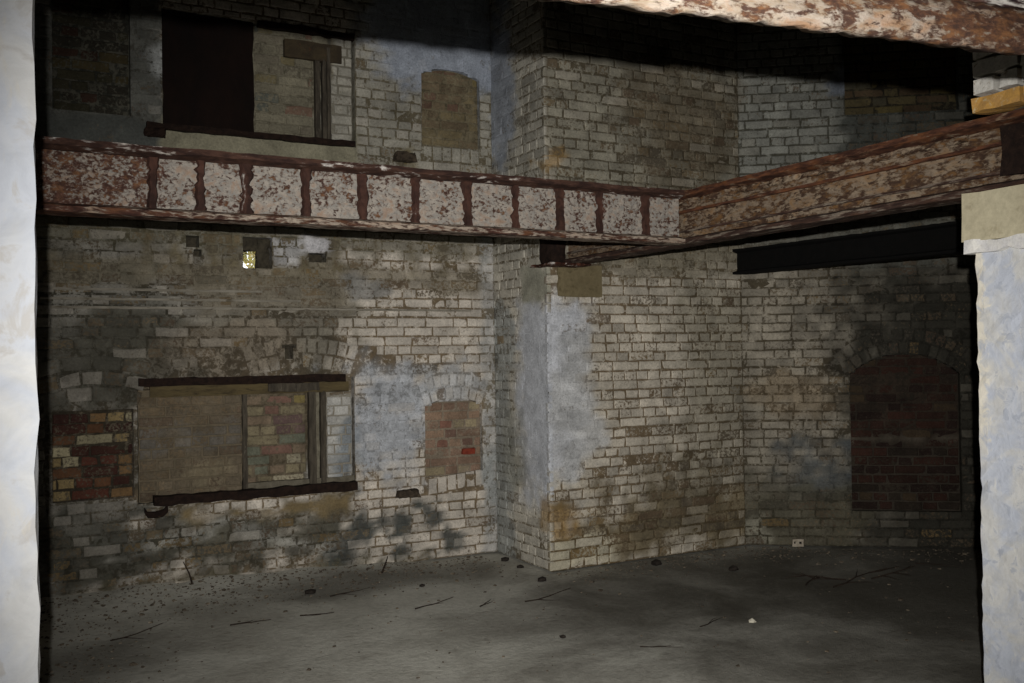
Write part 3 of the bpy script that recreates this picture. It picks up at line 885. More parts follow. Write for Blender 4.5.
rough_bar('frame_fillet', W_BIG[3] - 0.12 - W_BIG[2], 0.024, 0.03, plain_material('pale_mortar_fillet', (130, 124, 108), (104, 98, 84), 30), w1, frame_matrix(((XP + XQ) / 2 + 0.012, YW + 0.055, W_BIG[2] + 0.02), (0, 0, 1), (0, -1, 0)), seed=12, amp=0.003)
a, b = (0.870, 1.439), (2.316, 1.408)
rough_bar('lintel', b[0] - a[0], 0.07, 0.055, M_BAR, w1, frame_matrix((a[0], YW - 0.012, a[1] - 0.004), (1, 0, 0)), seed=13, amp=0.006)
a, b = (0.946, 1.376), (2.354, 1.332)
rough_bar('lintel_board', b[0] - a[0], 0.03, 0.075, M_TANBOARD, w1, frame_matrix((a[0], YW + 0.02, 1.368), (1, 0, 0)), seed=14, amp=0.004)
a, b = (1.748, 1.365), (2.124, 1.354)
rough_bar('charred_stub', b[0] - a[0], 0.04, 0.062, M_SOOTWOOD, w1, frame_matrix((a[0], YW + 0.004, 1.374), (1, 0, 0)), seed=15, amp=0.007, step=0.04)
a, b = (0.958, 0.662), (2.392, 0.589)
rough_bar('sill', b[0] - a[0], 0.09, 0.062, M_BAR, w1, frame_matrix((a[0], YW - 0.02, 0.628), (1, 0, 0)), seed=16, amp=0.009)
a, b = (1.267, 0.630), (2.198, 0.604)
rough_bar('sill_board', W_BIG[1] - XL, 0.05, 0.05, plain_material('grey_sill_dust', (112, 106, 92), (92, 86, 74), 22), w1, frame_matrix((XL + 0.01, YW + 0.045, 0.670), (1, 0, 0)), seed=17, amp=0.004)
# bent hook of iron hanging under the sill's left end
a = (0.900, 0.552)
pts = [(0.0, 0.02), (0.02, -0.012), (0.07, -0.016), (0.12, -0.008), (0.15, 0.02)]
for i in range(1):
    vs, fs = [], []
    rr = 0.022
    for k, (dx, dz) in enumerate(pts):
        for j in range(8):
            t = 2 * math.pi * j / 8
            vs.append((a[0] + dx, YW - 0.02 + rr * math.cos(t), a[1] + dz + rr * math.sin(t) * (0.9 + 0.1 * k)))
    for k in range(len(pts) - 1):
        for j in range(8):
            fs.append((k * 8 + j, k * 8 + (j + 1) % 8, (k + 1) * 8 + (j + 1) % 8, (k + 1) * 8 + j))
    fs.append(tuple(range(8))); fs.append(tuple(range(32, 40)))
    link('iron_hook', mesh_from('iron_hook', vs, fs, M_BAR), w1)

# the big upper window: rusted sheet at its left, pale brick, two posts and a white jamb
fi_up = Field((132, 126, 108), (100, 94, 78), 0.45, 0.5, 68)
fi_up.box((2.231, 3.206), (2.477, 4.141), (172, 168, 156), (140, 136, 124), 0.9, 0.3, soft=0.03)
pl4 = LW.inset(0.09)
w4 = mortar_bed('window_4', pl4, U_BIG[0] - 0.02, U_BIG[1] + 0.02, U_BIG[2] - 0.02, U_BIG[3] + 0.02, fi_up, [], [], seed=89, step=0.05)
tag(w4, 'large blocked upper window half covered by a dark rusted sheet', 'window', kind='structure')
YL = 1.687; YP = 2.130; YQ = 2.244
M_SHEET = plain_material('dark_rusted_sheet', (19, 13, 11), (27, 17, 13), 5, (58, 40, 32), (0.66, 0.85), (1, 1, 0.5), 0.3)
slab('rusted_sheet', (U_BIG[0] + 0.004, YW + 0.035, U_BIG[2] + 0.015), (YL, YW + 0.055, U_BIG[3]), M_SHEET, w4, 0.12, 0.006, 18, 0.003)
M_FLK = plain_material('dust_on_sheet', (92, 80, 68), (60, 48, 40), 30)
rough_bar('sheet_foot', YL - U_BIG[0] - 0.1, 0.03, 0.03, M_FLK, w4, frame_matrix((U_BIG[0] + 0.05, YW + 0.03, U_BIG[2] + 0.02), (1, 0, 0)), seed=19, amp=0.008)
build_bricks(pl4, lay_bricks(YL + 0.005, YP, U_BIG[2], U_BIG[3], [], [], 94), fi_up, w4, 100, seed=94, proud=0.02,
             palette=[((130, 124, 106), 4), ((118, 111, 96), 3), ((116, 94, 80), 1.0), ((96, 98, 90), 1), ((126, 116, 88), 1.0)], palette_cover=0.25, cov_jit=0.1)
slab('jamb', (YQ + 0.004, YW + 0.036, U_BIG[2] + 0.02), (U_BIG[1] - 0.012, YW + 0.10, U_BIG[3]), plain_material('upper_jamb_mortar', (128, 124, 112), (108, 102, 90), 18), w4, 0.06, 0.003, 20, 0)
build_bricks(LW.inset(0.03), lay_bricks(YQ + 0.006, U_BIG[1] - 0.012, U_BIG[2] + 0.03, U_BIG[3], [], [], 95), fi_up, w4, 60, seed=95, proud=0.006)
for (x, wd, dp) in ((YP + 0.02, 0.036, 0.045), (YQ - 0.045, 0.028, 0.05), (YQ - 0.012, 0.026, 0.055)):
    rough_bar('frame_post', 3.90 - U_BIG[2], wd, 0.05, M_SOOTWOOD, w4, frame_matrix((x, YW + 0.09 - dp, U_BIG[2]), (0, 0, 1), (0, -1, 0)), seed=int(x * 900), amp=0.003)
a, b = (0.936, 3.128), (2.410, 3.207)
rough_bar('sill', b[0] - a[0], 0.08, 0.04, M_BAR, w4, frame_matrix((a[0], YW - 0.012, (a[1] + b[1]) / 2 + 0.015), (1, 0, 0)), seed=22, amp=0.007)
a = (0.995, 3.140)
slab('sill_end', (a[0] - 0.075, YW - 0.06, a[1] - 0.035), (a[0] + 0.07, YW, a[1] + 0.04), M_BAR, w4, 0.03, 0.006, 23, 0.014)
a, b = (1.706, 3.967), (2.428, 3.997)
rough_bar('lintel', b[0] - a[0], 0.05, 0.045, M_BAR, w4, frame_matrix((a[0], YW + 0.015, (a[1] + b[1]) / 2 + 0.02), (1, 0, 0)), seed=24, amp=0.009)
a, b = (1.900, 3.849), (2.333, 3.908)
rough_bar('lintel_board', b[0] - a[0], 0.04, 0.13, plain_material('brown_board', (74, 64, 48), (58, 50, 40), 14, (92, 62, 46), (0.6, 0.75)), w4, frame_matrix((a[0], YW + 0.03, a[1] + 0.01), (1, 0, 0)), seed=25, amp=0.006)

# depths of the small putlog holes
M_DARKHOLE = plain_material('sooty_hole_mortar', (74, 68, 56), (52, 48, 40), 30)
for k, h in enumerate(LW_HOLES[4:]):
    if k == 2: continue
    d = h[4] - 0.005
    slab('pocket_back', (h[0] - 0.01, YW + d, h[1] - 0.01), (h[2] + 0.01, YW + d + 0.02, h[3] + 0.01), M_DARKHOLE, wall_left, 0.05, 0.002, 30 + k, 0)
# the hole that goes right through: bricks choke it except at its lower left
h = LW_HOLES[6]
gx0, gz0 = 1.587, 2.250; gx1, gz1 = 1.684, 2.357
slab('rubble_fill', (gx1 + 0.004, YW + 0.07, h[1] - 0.01), (h[2] + 0.01, YW + 0.13, h[3] + 0.01), M_DARKHOLE, wall_left, 0.04, 0.008, 41, 0.01)
slab('rubble_fill', (h[0] - 0.01, YW + 0.07, gz1 + 0.004), (gx1 + 0.02, YW + 0.13, h[3] + 0.01), M_DARKHOLE, wall_left, 0.04, 0.008, 42, 0.01)

# ---------------------------------------------------------------- floor, ceiling and the walls nobody sees
def floor_mesh():
    nx, ny = 110, 100
    xs = np.linspace(-1.7, 8.3, nx); ys = np.linspace(-2.0, 7.1, ny)
    X, Y = np.meshgrid(xs, ys); x = X.ravel(); y = Y.ravel()
    z = (fbm(x, y, 1.6, 7, 4) - 0.5) * 0.03 + (fbm(x, y, 7, 9, 2) - 0.5) * 0.008 - 0.012
    dw = np.clip(1 - (YW - y) / 0.55, 0, 1) * (x < XC)          # dust and rubble banked up against the wall
    z = z + dw ** 1.5 * (0.05 + 0.07 * fbm(x, y, 5, 15, 3)) * np.clip((3.1 - x) / 1.2, 0, 1)
    f = [(j * nx + i, j * nx + i + 1, (j + 1) * nx + i + 1, (j + 1) * nx + i) for j in range(ny - 1) for i in range(nx - 1)]
    return mesh_from('floor', np.stack((x, y, z), 1), f, M_FLOOR, True)
M_FLOOR, nt, bs = new_mat('dusty_concrete')
pos = position(nt)
n1 = noise_node(nt, pos, 1.3, 6, 0.62, 0.4); n2 = noise_node(nt, pos, 26, 5, 0.7); n3 = noise_node(nt, pos, 120, 3, 0.7)
n4 = noise_node(nt, mapping(nt, pos, (1.0, 2.2, 1), -0.3), 5, 6, 0.68, 0.6)
c = mixc(nt, mapr(nt, n1, 0.30, 0.68), lin((168, 165, 154)), lin((198, 196, 185)))
c = mixc(nt, mapr(nt, n4, 0.56, 0.74, 0, 0.55), c, lin((126, 118, 106)))
c = mixc(nt, mapr(nt, n2, 0.60, 0.74, 0, 0.6), c, lin((96, 88, 78)))
c = mixc(nt, mapr(nt, n3, 0.66, 0.74, 0, 0.7), c, lin((188, 180, 164)))
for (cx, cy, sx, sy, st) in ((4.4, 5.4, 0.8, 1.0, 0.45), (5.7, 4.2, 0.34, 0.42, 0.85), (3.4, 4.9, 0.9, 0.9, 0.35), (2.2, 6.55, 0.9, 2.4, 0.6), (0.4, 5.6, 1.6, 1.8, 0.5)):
    # damp, dirty areas of the slab: in front of the breast, along the left wall, by the left pier; the dirt on the right also paints in the flash's fall-off
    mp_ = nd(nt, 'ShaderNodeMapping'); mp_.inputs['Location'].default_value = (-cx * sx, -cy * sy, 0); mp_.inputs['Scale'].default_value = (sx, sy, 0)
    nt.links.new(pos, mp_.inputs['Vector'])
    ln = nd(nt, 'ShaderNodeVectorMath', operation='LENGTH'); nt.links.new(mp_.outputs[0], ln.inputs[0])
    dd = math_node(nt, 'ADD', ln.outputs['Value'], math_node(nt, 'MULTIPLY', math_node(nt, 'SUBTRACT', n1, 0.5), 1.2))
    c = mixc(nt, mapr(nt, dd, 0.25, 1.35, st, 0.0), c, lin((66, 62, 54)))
c = mixc(nt, 1.0, c, mapr(nt, n2, 0.3, 0.7, 0.80, 1.14, False), 'MULTIPLY')
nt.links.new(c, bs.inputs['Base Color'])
bump(nt, bs, math_node(nt, 'ADD', n2, math_node(nt, 'MULTIPLY', n3, 0.4)), 0.6, 0.012)
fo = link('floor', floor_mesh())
tag(fo, 'dusty grey concrete floor of the derelict brick room', 'floor', kind='structure')

M_SOOT = plain_material('sooty_ceiling', (40, 38, 35), (54, 50, 46), 6)
M_BACKW = plain_material('unlit_brick_wall', (66, 60, 54), (80, 74, 66), 8)
def shell(name, lo, hi, label, cat, mat):
    o = slab(name, lo, hi, mat, None, 0.8, 0.0, 1, 0)
    tag(o, label, cat, kind='structure')
shell('ceiling', (-1.9, -2.1, TOP), (8.6, 7.6, TOP + 0.2), 'sooty ceiling high above the iron beams', 'ceiling', M_SOOT)
shell('wall_side', (-1.9, -2.1, -0.1), (-1.6, YW + 0.55, TOP), 'plain brick end wall beyond the left pier', 'wall', M_BACKW)
shell('wall_rear', (-1.9, -2.3, -0.1), (8.6, -2.0, TOP), 'plain brick wall behind the camera', 'wall', M_BACKW)
shell('wall_end', (8.15, -2.1, -0.1), (8.5, 4.3, TOP), 'plain brick wall at the far right end', 'wall', M_BACKW)
# solid core behind the facing bricks, pierced where the daylight comes through
core = [((-1.7, 0, -0.1), (gx0 - 0.02, 0, TOP)), ((gx1 + 0.14, 0, -0.1), (XC + 0.1, 0, TOP)), ((gx0 - 0.02, 0, -0.1), (gx1 + 0.14, 0, gz0 - 0.01)), ((gx0 - 0.02, 0, gz1 + 0.07), (gx1 + 0.14, 0, TOP))]
for k, (lo, hi) in enumerate(core):
    o = slab('core', (lo[0], YW + 0.13, lo[2]), (hi[0], YW + 0.46, hi[2]), M_DARKHOLE, wall_left, 1.0, 0.0, 1, 0)
slab('core', (XC + 0.03, YC + 0.03, -0.1), (XD + 0.1, YW + 0.5, TOP), M_DARKHOLE, wall_center, 1.0, 0.0, 1, 0)
oc = slab('core', (-0.1, 0, 0), (3.6, 0.3, TOP + 0.1), M_DARKHOLE, wall_right, 1.0, 0.0, 1, 0)
oc.matrix_local = Matrix(((DEU[0], -DEN[0], 0, XD - DEN[0] * 0.09), (DEU[1], -DEN[1], 0, YC - DEN[1] * 0.09), (0, 0, 1, -0.1), (0, 0, 0, 1)))

# ---------------------------------------------------------------- iron beams
def girder(name, label, origin, X, length, height, mats, flange=0.15, tf=0.045, lip=0.028, web=0.02, side=-1, seed=100, amp=0.003):
    """an old rolled I section: origin is the bottom edge of the flange on the seen side, X runs along it; side -1: width goes away from the viewer"""
    root = empty(name, origin)
    M = frame_matrix((0, 0, 0), X)
    w = flange
    # local y: 0 at seen edge of flange, going to +w away
    bot = [(0, 0), (w / 2, -0.002), (w, 0), (w, lip), (w / 2 + web / 2 + 0.012, tf), (w / 2 - web / 2 - 0.012, tf), (0, lip)]
    top = [(0, height), (0, height - lip), (w / 2 - web / 2 - 0.012, height - tf), (w / 2 + web / 2 + 0.012, height - tf), (w, height - lip), (w, height), (w / 2, height + 0.002)]
    wb_ = [(w / 2 - web / 2, tf - 0.008), (w / 2 + web / 2, tf - 0.008), (w / 2 + web / 2, height / 2), (w / 2 + web / 2, height - tf + 0.008), (w / 2 - web / 2, height - tf + 0.008),
           (w / 2 - web / 2, height * 0.7), (w / 2 - web / 2, height * 0.45), (w / 2 - web / 2, height * 0.25)]
    if side < 0:
        f = lambda pr: pr
    else:
        f = lambda pr: [(-y, z) for y, z in pr][::-1]
    rough_bar('bottom_flange', length, 0, 0, mats[2], root, M, seed, amp, 0.04, profile=f(bot))
    rough_bar('web', length, 0, 0, mats[1], root, M, seed + 1, amp * 0.8, 0.04, profile=f(wb_))
    rough_bar('top_flange', length, 0, 0, mats[0], root, M, seed + 2, amp, 0.04, profile=f(top))
    tag(root, label, 'beam')
    return root, M

HB = 2.247; HT = 2.569
# the beam across the left half
Mi_web = iron_material('flaking_white_on_iron', 0.66, (lin((152, 144, 134)), lin((130, 126, 120))), (lin((60, 42, 36)), lin((100, 70, 58)), lin((138, 98, 64))), (0.9, 1, 1.2), 0, 52, 0.5, 0.85, (0.25, 0.9, 0.30))
Mi_top = iron_material('dark_rusty_flange', 0.12, WHITE_FLAKE, (lin((44, 30, 26)), lin((74, 52, 43)), lin((100, 68, 48))), (0.5, 1, 2.0), 0, 22, 0.15)
Mi_bot = iron_material('half_painted_flange', 0.50, (lin((158, 145, 130)), lin((136, 124, 112))), (lin((50, 33, 28)), lin((88, 57, 46)), lin((128, 86, 56))), (0.45, 1, 2.0), 0, 38, 0.4, 0.8, (0.25, 0.9, 0.30))
Mi_rib = iron_material('brown_rust', 0.02, WHITE_FLAKE, (lin((44, 30, 26)), lin((70, 47, 39)), lin((90, 58, 44))), (1, 1, 0.5), 0, 18, 0.2)
beamL, ML = girder('iron_beam', 'rusty white painted iron beam across the left half, striped by dark upright ribs', (-1.6, 4.652, HB), (1, 0, 0), 1.6 + 3.70, HT - HB, (Mi_top, Mi_web, Mi_bot), flange=0.14, seed=201)
for i, x in enumerate((0.661, 0.874, 1.087, 1.379, 1.673, 1.969, 2.27, 2.563, 2.852, 3.116, 3.45)):
    # a crust of rust left on the web where a joist end sat, thicker in the middle
    vs, fs = [], []
    z0, z1 = 0.02, HT - HB - 0.03
    n = 16
    w0 = rnd.uniform(0.038, 0.062)
    for k in range(n):
        t = k / (n - 1)
        z = z0 + (z1 - z0) * t
        wl = w0 / 2 * (1 + 0.5 * (abs(t - 0.5) * 2) ** 3) + rnd.gauss(0, 0.006)
        wr = w0 / 2 * (1 + 0.5 * (abs(t - 0.5) * 2) ** 3) + rnd.gauss(0, 0.006)
        yf = 0.055 - 0.016 + rnd.gauss(0, 0.003)
        vs += [(x + 1.6 - wl, 0.062, z), (x + 1.6 - wl * 0.6, yf, z), (x + 1.6 + wr * 0.6, yf, z), (x + 1.6 + wr, 0.062, z)]
    for k in range(n - 1):
        for j in range(3):
            fs.append((k * 4 + j, k * 4 + j + 1, (k + 1) * 4 + j + 1, (k + 1) * 4 + j))
    fs += [(0, 3, 2, 1), tuple((n - 1) * 4 + j for j in range(4))]
    link('rib', mesh_from('rib', vs, fs, Mi_rib), beamL)

# the beam from the right pier to the breast
Mj_web = iron_material('rusty_painted_web', 0.50, (lin((138, 122, 103)), lin((118, 104, 90))), (lin((62, 46, 37)), lin((98, 75, 56)), lin((132, 98, 60))), (1.0, 0.5, 1.3), 0, 46, 0.7, 0.85)
Mj_top = iron_material('rusty_flange_orange', 0.22, (lin((136, 118, 98)), lin((114, 100, 84))), (lin((54, 35, 28)), lin((96, 62, 46)), lin((132, 84, 50))), (1, 0.4, 2.0), 0, 28, 0.5)
Mj_bot = iron_material('pitted_flange', 0.34, (lin((128, 118, 105)), lin((106, 97, 88))), (lin((48, 36, 32)), lin((84, 62, 52)), lin((120, 82, 56))), (1, 0.3, 2.4), 0, 32, 0.2, 0.85)
beamR, MR = girder('iron_beam', 'rusty orange and cream iron beam running from the right pier back to the brick breast', (3.706, YC + 0.12, HB), (0, -1, 0), YC + 0.12 - 1.15, HT - HB, (Mj_top, Mj_web, Mj_bot), flange=0.15, side=-1, seed=231)
# ledge of riveted plate along the web
rough_bar('plate_edge', YC + 0.1 - 2.0, 0.03, 0.016, Mj_top, beamR, frame_matrix((0.058, 0, 0.205), (0, -1, 0)), 240, 0.003)
rough_bar('plate_edge', YC + 0.1 - 2.0, 0.022, 0.012, Mj_bot, beamR, frame_matrix((0.058, 0, 0.085), (0, -1, 0)), 241, 0.003)
slab('dark_recess_plate', (0.004, -5.0, 0.060), (0.058, -3.655, 0.272), M_BAR, beamR, 0.1, 0.004, 47, 0.006)  # dark plate added over the web, its colour standing for a shadowed recess
# crust of thick paint along the fillet under the top flange
rough_bar('paint_crust', YC + 0.0 - 2.75, 0.02, 0.03, Mj_web, beamR, frame_matrix((0.055, -0.1, 0.262), (0, -1, 0)), 243, 0.011, 0.028)
slab('bearing_plate', (-0.20, -0.30, -0.022), (0.16, 0.0, 0.0), iron_material('pitted_bearing_iron', 0.25, WHITE_FLAKE, RUSTS, (1, 1, 1), 0, 22, 0.1), beamR, 0.04, 0.004, 44, 0.004)
slab('seat_block', (-0.172, -0.26, 0.0), (-0.03, -0.10, 0.20), M_BAR, beamR, 0.04, 0.004, 45, 0.006)

# the black beam behind it
M_TAR = plain_material('soot_black_iron', (10, 10, 9), (14, 13, 12), 20, (24, 20, 17), (0.62, 0.8), (1, 1, 1), 0.5)
girder('iron_beam', 'soot black iron beam behind the orange one, running into the right wall', (5.325, 6.28, 2.215), (0.113, -0.9936, 0), 4.6, 0.205, (M_TAR, M_TAR, M_TAR), flange=0.12, tf=0.03, lip=0.018, side=-1, seed=251)

# the near beam overhead
Mn = iron_material('thick_flaking_limewash', 0.64, (lin((142, 132, 121)), lin((126, 112, 96))), (lin((60, 43, 36)), lin((100, 68, 48)), lin((130, 90, 56))), (0.7, 1, 1.6), -0.16, 46, 0.6, 0.6, (2.5, 1.3, 0.42))
Mn2 = iron_material('purple_rust_on_iron', 0.45, WHITE_FLAKE, (lin((44, 32, 36)), lin((84, 62, 58)), lin((150, 100, 64))), (0.35, 1, 2.0), -0.16, 18, 0.25, 0.6)
XN = Vector((1.262, -0.197, 0)).normalized()
nb0 = Vector((0.949, 1.667, 2.318)) - XN * 2.6
near = empty('iron_beam', nb0)
MN = frame_matrix((0, 0, 0), XN)
LN = 5.35
rough_bar('bottom_flange', LN, 0, 0, Mn, near, MN, 271, 0.0060, 0.022, smooth=True, profile=[(0, 0), (0.012, -0.004), (0.05, 0.004), (0.05, 0.05), (0.045, 0.105), (0.018, 0.108), (0.004, 0.085), (-0.004, 0.06), (-0.004, 0.03)])
rough_bar('web', LN, 0, 0, Mn2, near, MN, 272, 0.003, 0.05, profile=[(0.022, 0.095), (0.046, 0.095), (0.046, 0.30), (0.022, 0.30), (0.022, 0.24), (0.022, 0.17)])
rough_bar('top_flange', LN, 0, 0, Mn2, near, MN, 273, 0.004, 0.05, profile=[(-0.004, 0.29), (0.06, 0.29), (0.06, 0.34), (-0.004, 0.34)])
tag(near, 'near iron beam overhead, thick with flaking whitewash and orange rust', 'beam')

# ---------------------------------------------------------------- piers
def limewash_material(name, cols, patches, scale, seed_off, worn_edge=None):
    m, nt, b = new_mat(name)
    mp = nd(nt, 'ShaderNodeMapping'); mp.inputs['Location'].default_value = (seed_off, seed_off * 0.7, seed_off * 1.3)
    nt.links.new(position(nt), mp.inputs['Vector']); pos = mp.outputs[0]
    big = noise_node(nt, pos, scale, 5, 0.6, 0.8)
    med = noise_node(nt, pos, scale * 3.2, 6, 0.62, 0.6)
    fin = noise_node(nt, pos, scale * 14, 5, 0.7)
    strk = noise_node(nt, mapping(nt, pos, (1, 1, 0.28)), scale * 5, 5, 0.65, 0.5)
    c = mixc(nt, mapr(nt, big, 0.40, 0.60), cols[0], cols[1])
    c = mixc(nt, math_node(nt, 'MULTIPLY', mapr(nt, med, 0.54, 0.66), patches[0]), c, cols[2])
    c = mixc(nt, math_node(nt, 'MULTIPLY', mapr(nt, strk, 0.58, 0.72), patches[1]), c, cols[3])
    c = mixc(nt, mapr(nt, fin, 0.68, 0.76, 0, patches[2]), c, cols[4])
    if worn_edge:
        sx = nd(nt, 'ShaderNodeSeparateXYZ'); nt.links.new(position(nt), sx.inputs[0])
        e = math_node(nt, 'ADD', sx.outputs[1], math_node(nt, 'MULTIPLY', math_node(nt, 'SUBTRACT', med, 0.5), 0.28))
        up = mapr(nt, sx.outputs[2], worn_edge[2], worn_edge[3], 0.0, 0.9)
        c = mixc(nt, math_node(nt, 'MULTIPLY', mapr(nt, e, worn_edge[0], worn_edge[1]), up), c, lin((226, 219, 203)))
    c = mixc(nt, 1.0, c, mapr(nt, med, 0.3, 0.7, 0.84, 1.08, False), 'MULTIPLY')
    nt.links.new(c, b.inputs['Base Color'])
    bump(nt, b, math_node(nt, 'ADD', med, math_node(nt, 'MULTIPLY', fin, 0.3)), 0.45, 0.012)
    return m
M_PL = limewash_material('white_limewash', (lin((204, 204, 203)), lin((194, 198, 206)), lin((178, 175, 171)), lin((212, 204, 188)), lin((112, 98, 84))), (0.8, 0.5, 0.6), 2.6, 3.0)
M_PR = limewash_material('blue_white_limewash', (lin((192, 197, 208)), lin((208, 207, 204)), lin((162, 167, 178)), lin((228, 224, 214)), lin((120, 102, 84))), (0.8, 0.5, 0.5), 5.2, 9.0, (2.585, 2.63, 1.0, 1.3))
pierL = empty('brick_pier', (-0.9, 3.2, 0))
sl = slab('shaft', (-0.69, -0.21, 0), (1.012, 0.25, TOP - 0.01), M_PL, pierL, 0.05, 0.004, 61, 0.012)
tag(pierL, 'white limewashed pier at the left edge of the picture', 'pier')
pierR = empty('brick_pier', (4.0, 1.9, 0))
slab('shaft', (-0.38, -0.9, 0), (0.5, 0.742, 2.02), M_PR, pierR, 0.04, 0.003, 62, 0.012)
slab('padstone', (-0.40, -0.9, 2.035), (0.5, 0.79, 2.243), plain_material('grey_cement_pad', (176, 167, 141), (186, 177, 150), 7, (164, 154, 128)), pierR, 0.09, 0.002, 63, 0.022)
M_WP = plain_material('loose_white_paint', (220, 217, 210), (206, 204, 204), 20)
slab('padstone_foot', (-0.405, -0.9, 1.985), (0.5, 0.780, 2.045), M_WP, pierR, 0.05, 0.004, 64, 0.006)
slab('upper_shaft', (-0.30, -0.9, 2.58), (0.5, 0.72, TOP - 0.01), plain_material('upper_pier_mortar', (150, 146, 134), (120, 112, 98), 14), pierR, 0.2, 0.004, 65, 0.01)
tag(pierR, 'blue-white limewashed pier at the right edge with a tan cement pad', 'pier')
# bricks of the pier above the beam
r_ = random.Random(5)
for row, (z0, z1) in enumerate(((2.575, 2.64), (2.648, 2.715), (2.722, 2.79), (2.797, 2.865))):
    y = 0.75
    while y > -0.8:
        L = 0.225 if (row % 2 == 0) else 0.108
        L *= r_.uniform(0.95, 1.05)
        mt = plain_material('ochre_pier_brick' if row == 0 else 'white_pier_brick', (196, 150, 78) if row == 0 else (216, 212, 203), (176, 136, 84) if row == 0 else (194, 190, 182), 24, (200, 180, 140) if row == 0 else (140, 128, 108)) if row < 2 and y == 0.75 else bpy.data.materials['ochre_pier_brick' if row == 0 else 'white_pier_brick']
        slab('brick', (-0.375, y - L + 0.008, z0), (-0.26, y + r_.uniform(-0.012, 0.006), z1), mt, pierR, 0.05, 0.003, r_.randint(0, 9999), 0.006)
        y -= L

# ---------------------------------------------------------------- loose things on the floor
def floor_z(x, y):
    u = np.array([x]); v = np.array([y])
    z = (fbm(u, v, 1.6, 7, 4) - 0.5) * 0.03 + (fbm(u, v, 7, 9, 2) - 0.5) * 0.008 - 0.012
    dw = np.clip(1 - (YW - v) / 0.55, 0, 1) * (u < XC)
    z = z + dw ** 1.5 * (0.05 + 0.07 * fbm(u, v, 5, 15, 3)) * np.clip((3.1 - u) / 1.2, 0, 1)
    return float(z[0])
M_TWIG = plain_material('dark_dead_twig', (34, 28, 24), (54, 44, 36), 60)
M_CHIP = plain_material('rubble_chip', (120, 110, 94), (86, 76, 64), 40, (170, 162, 144), (0.6, 0.7))
M_DARKCHIP = plain_material('dark_rubble', (66, 59, 51), (92, 83, 71), 40)
def stone_mesh(size, seed, mat, flat=0.6):
    import bmesh
    r = random.Random(seed)
    bm = bmesh.new()
    bmesh.ops.create_icosphere(bm, subdivisions=1, radius=1)
    for v in bm.verts:
        v.co *= r.uniform(0.75, 1.2)
        v.co = Vector((v.co.x * size, v.co.y * size * 0.75, v.co.z * size * flat))
    me = bpy.data.meshes.new('stone'); bm.to_mesh(me); bm.free(); me.materials.append(mat)
    return me
def twig(x, y, L, ang, lean, label, group=None, th=0.006, forks=1, seed=0):
    r = random.Random(seed)
    vs, fs = [], []
    def limb(p, d, L, rad, n=4):
        base = len(vs)
        pts = [Vector(p)]
        dd = Vector(d)
        for k in range(n):
            dd = (dd + Vector((r.gauss(0, .16), r.gauss(0, .16), r.gauss(0, .06)))).normalized()
            q = pts[-1] + dd * L / n
            q.z = max(q.z, 0.003)
            pts.append(q)
        for k, q in enumerate(pts):
            rr = rad * (1 - 0.7 * k / n)
            for j in range(5):
                t = 2 * math.pi * j / 5
                sx = Vector((-dd.y, dd.x, 0)); sx = sx.normalized() if sx.length > 0.1 else Vector((1, 0, 0))
                sy = dd.cross(sx)
                vs.append(tuple(q + sx * rr * math.cos(t) + sy * rr * math.sin(t)))
        for k in range(n):
            for j in range(5):
                fs.append((base + k * 5 + j, base + k * 5 + (j + 1) % 5, base + (k + 1) * 5 + (j + 1) % 5, base + (k + 1) * 5 + j))
        fs.append(tuple(base + j for j in range(4, -1, -1))); fs.append(tuple(base + n * 5 + j for j in range(5)))
        return pts
    d0 = Vector((math.cos(ang) * math.cos(lean), math.sin(ang) * math.cos(lean), math.sin(lean)))
    main = limb((0, 0, 0.006), d0, L, th)
    for k in range(forks):
        p = main[1 + k % 3]
        a2 = ang + r.choice((-1, 1)) * r.uniform(0.4, 0.9)
        limb(p, (math.cos(a2) * math.cos(lean), math.sin(a2) * math.cos(lean), math.sin(lean * 0.7) + 0.03), L * 0.45, th * 0.7, 3)
    o = link('twig', mesh_from('twig', vs, fs, M_TWIG), None, (x, y, floor_z(x, y)))
    tag(o, label, 'twig', group)
    return o
# the two sticks that lean up by the left wall
twig(1.197, 6.903, 0.17, 2.6, 1.15, 'thin dark stick standing up out of the rubble under the big window', th=0.008, forks=0, seed=1)
twig(2.488, 6.680, 0.13, 1.2, 1.35, 'short dark stick leaning on the wall foot under the small arched opening', th=0.009, forks=0, seed=2)
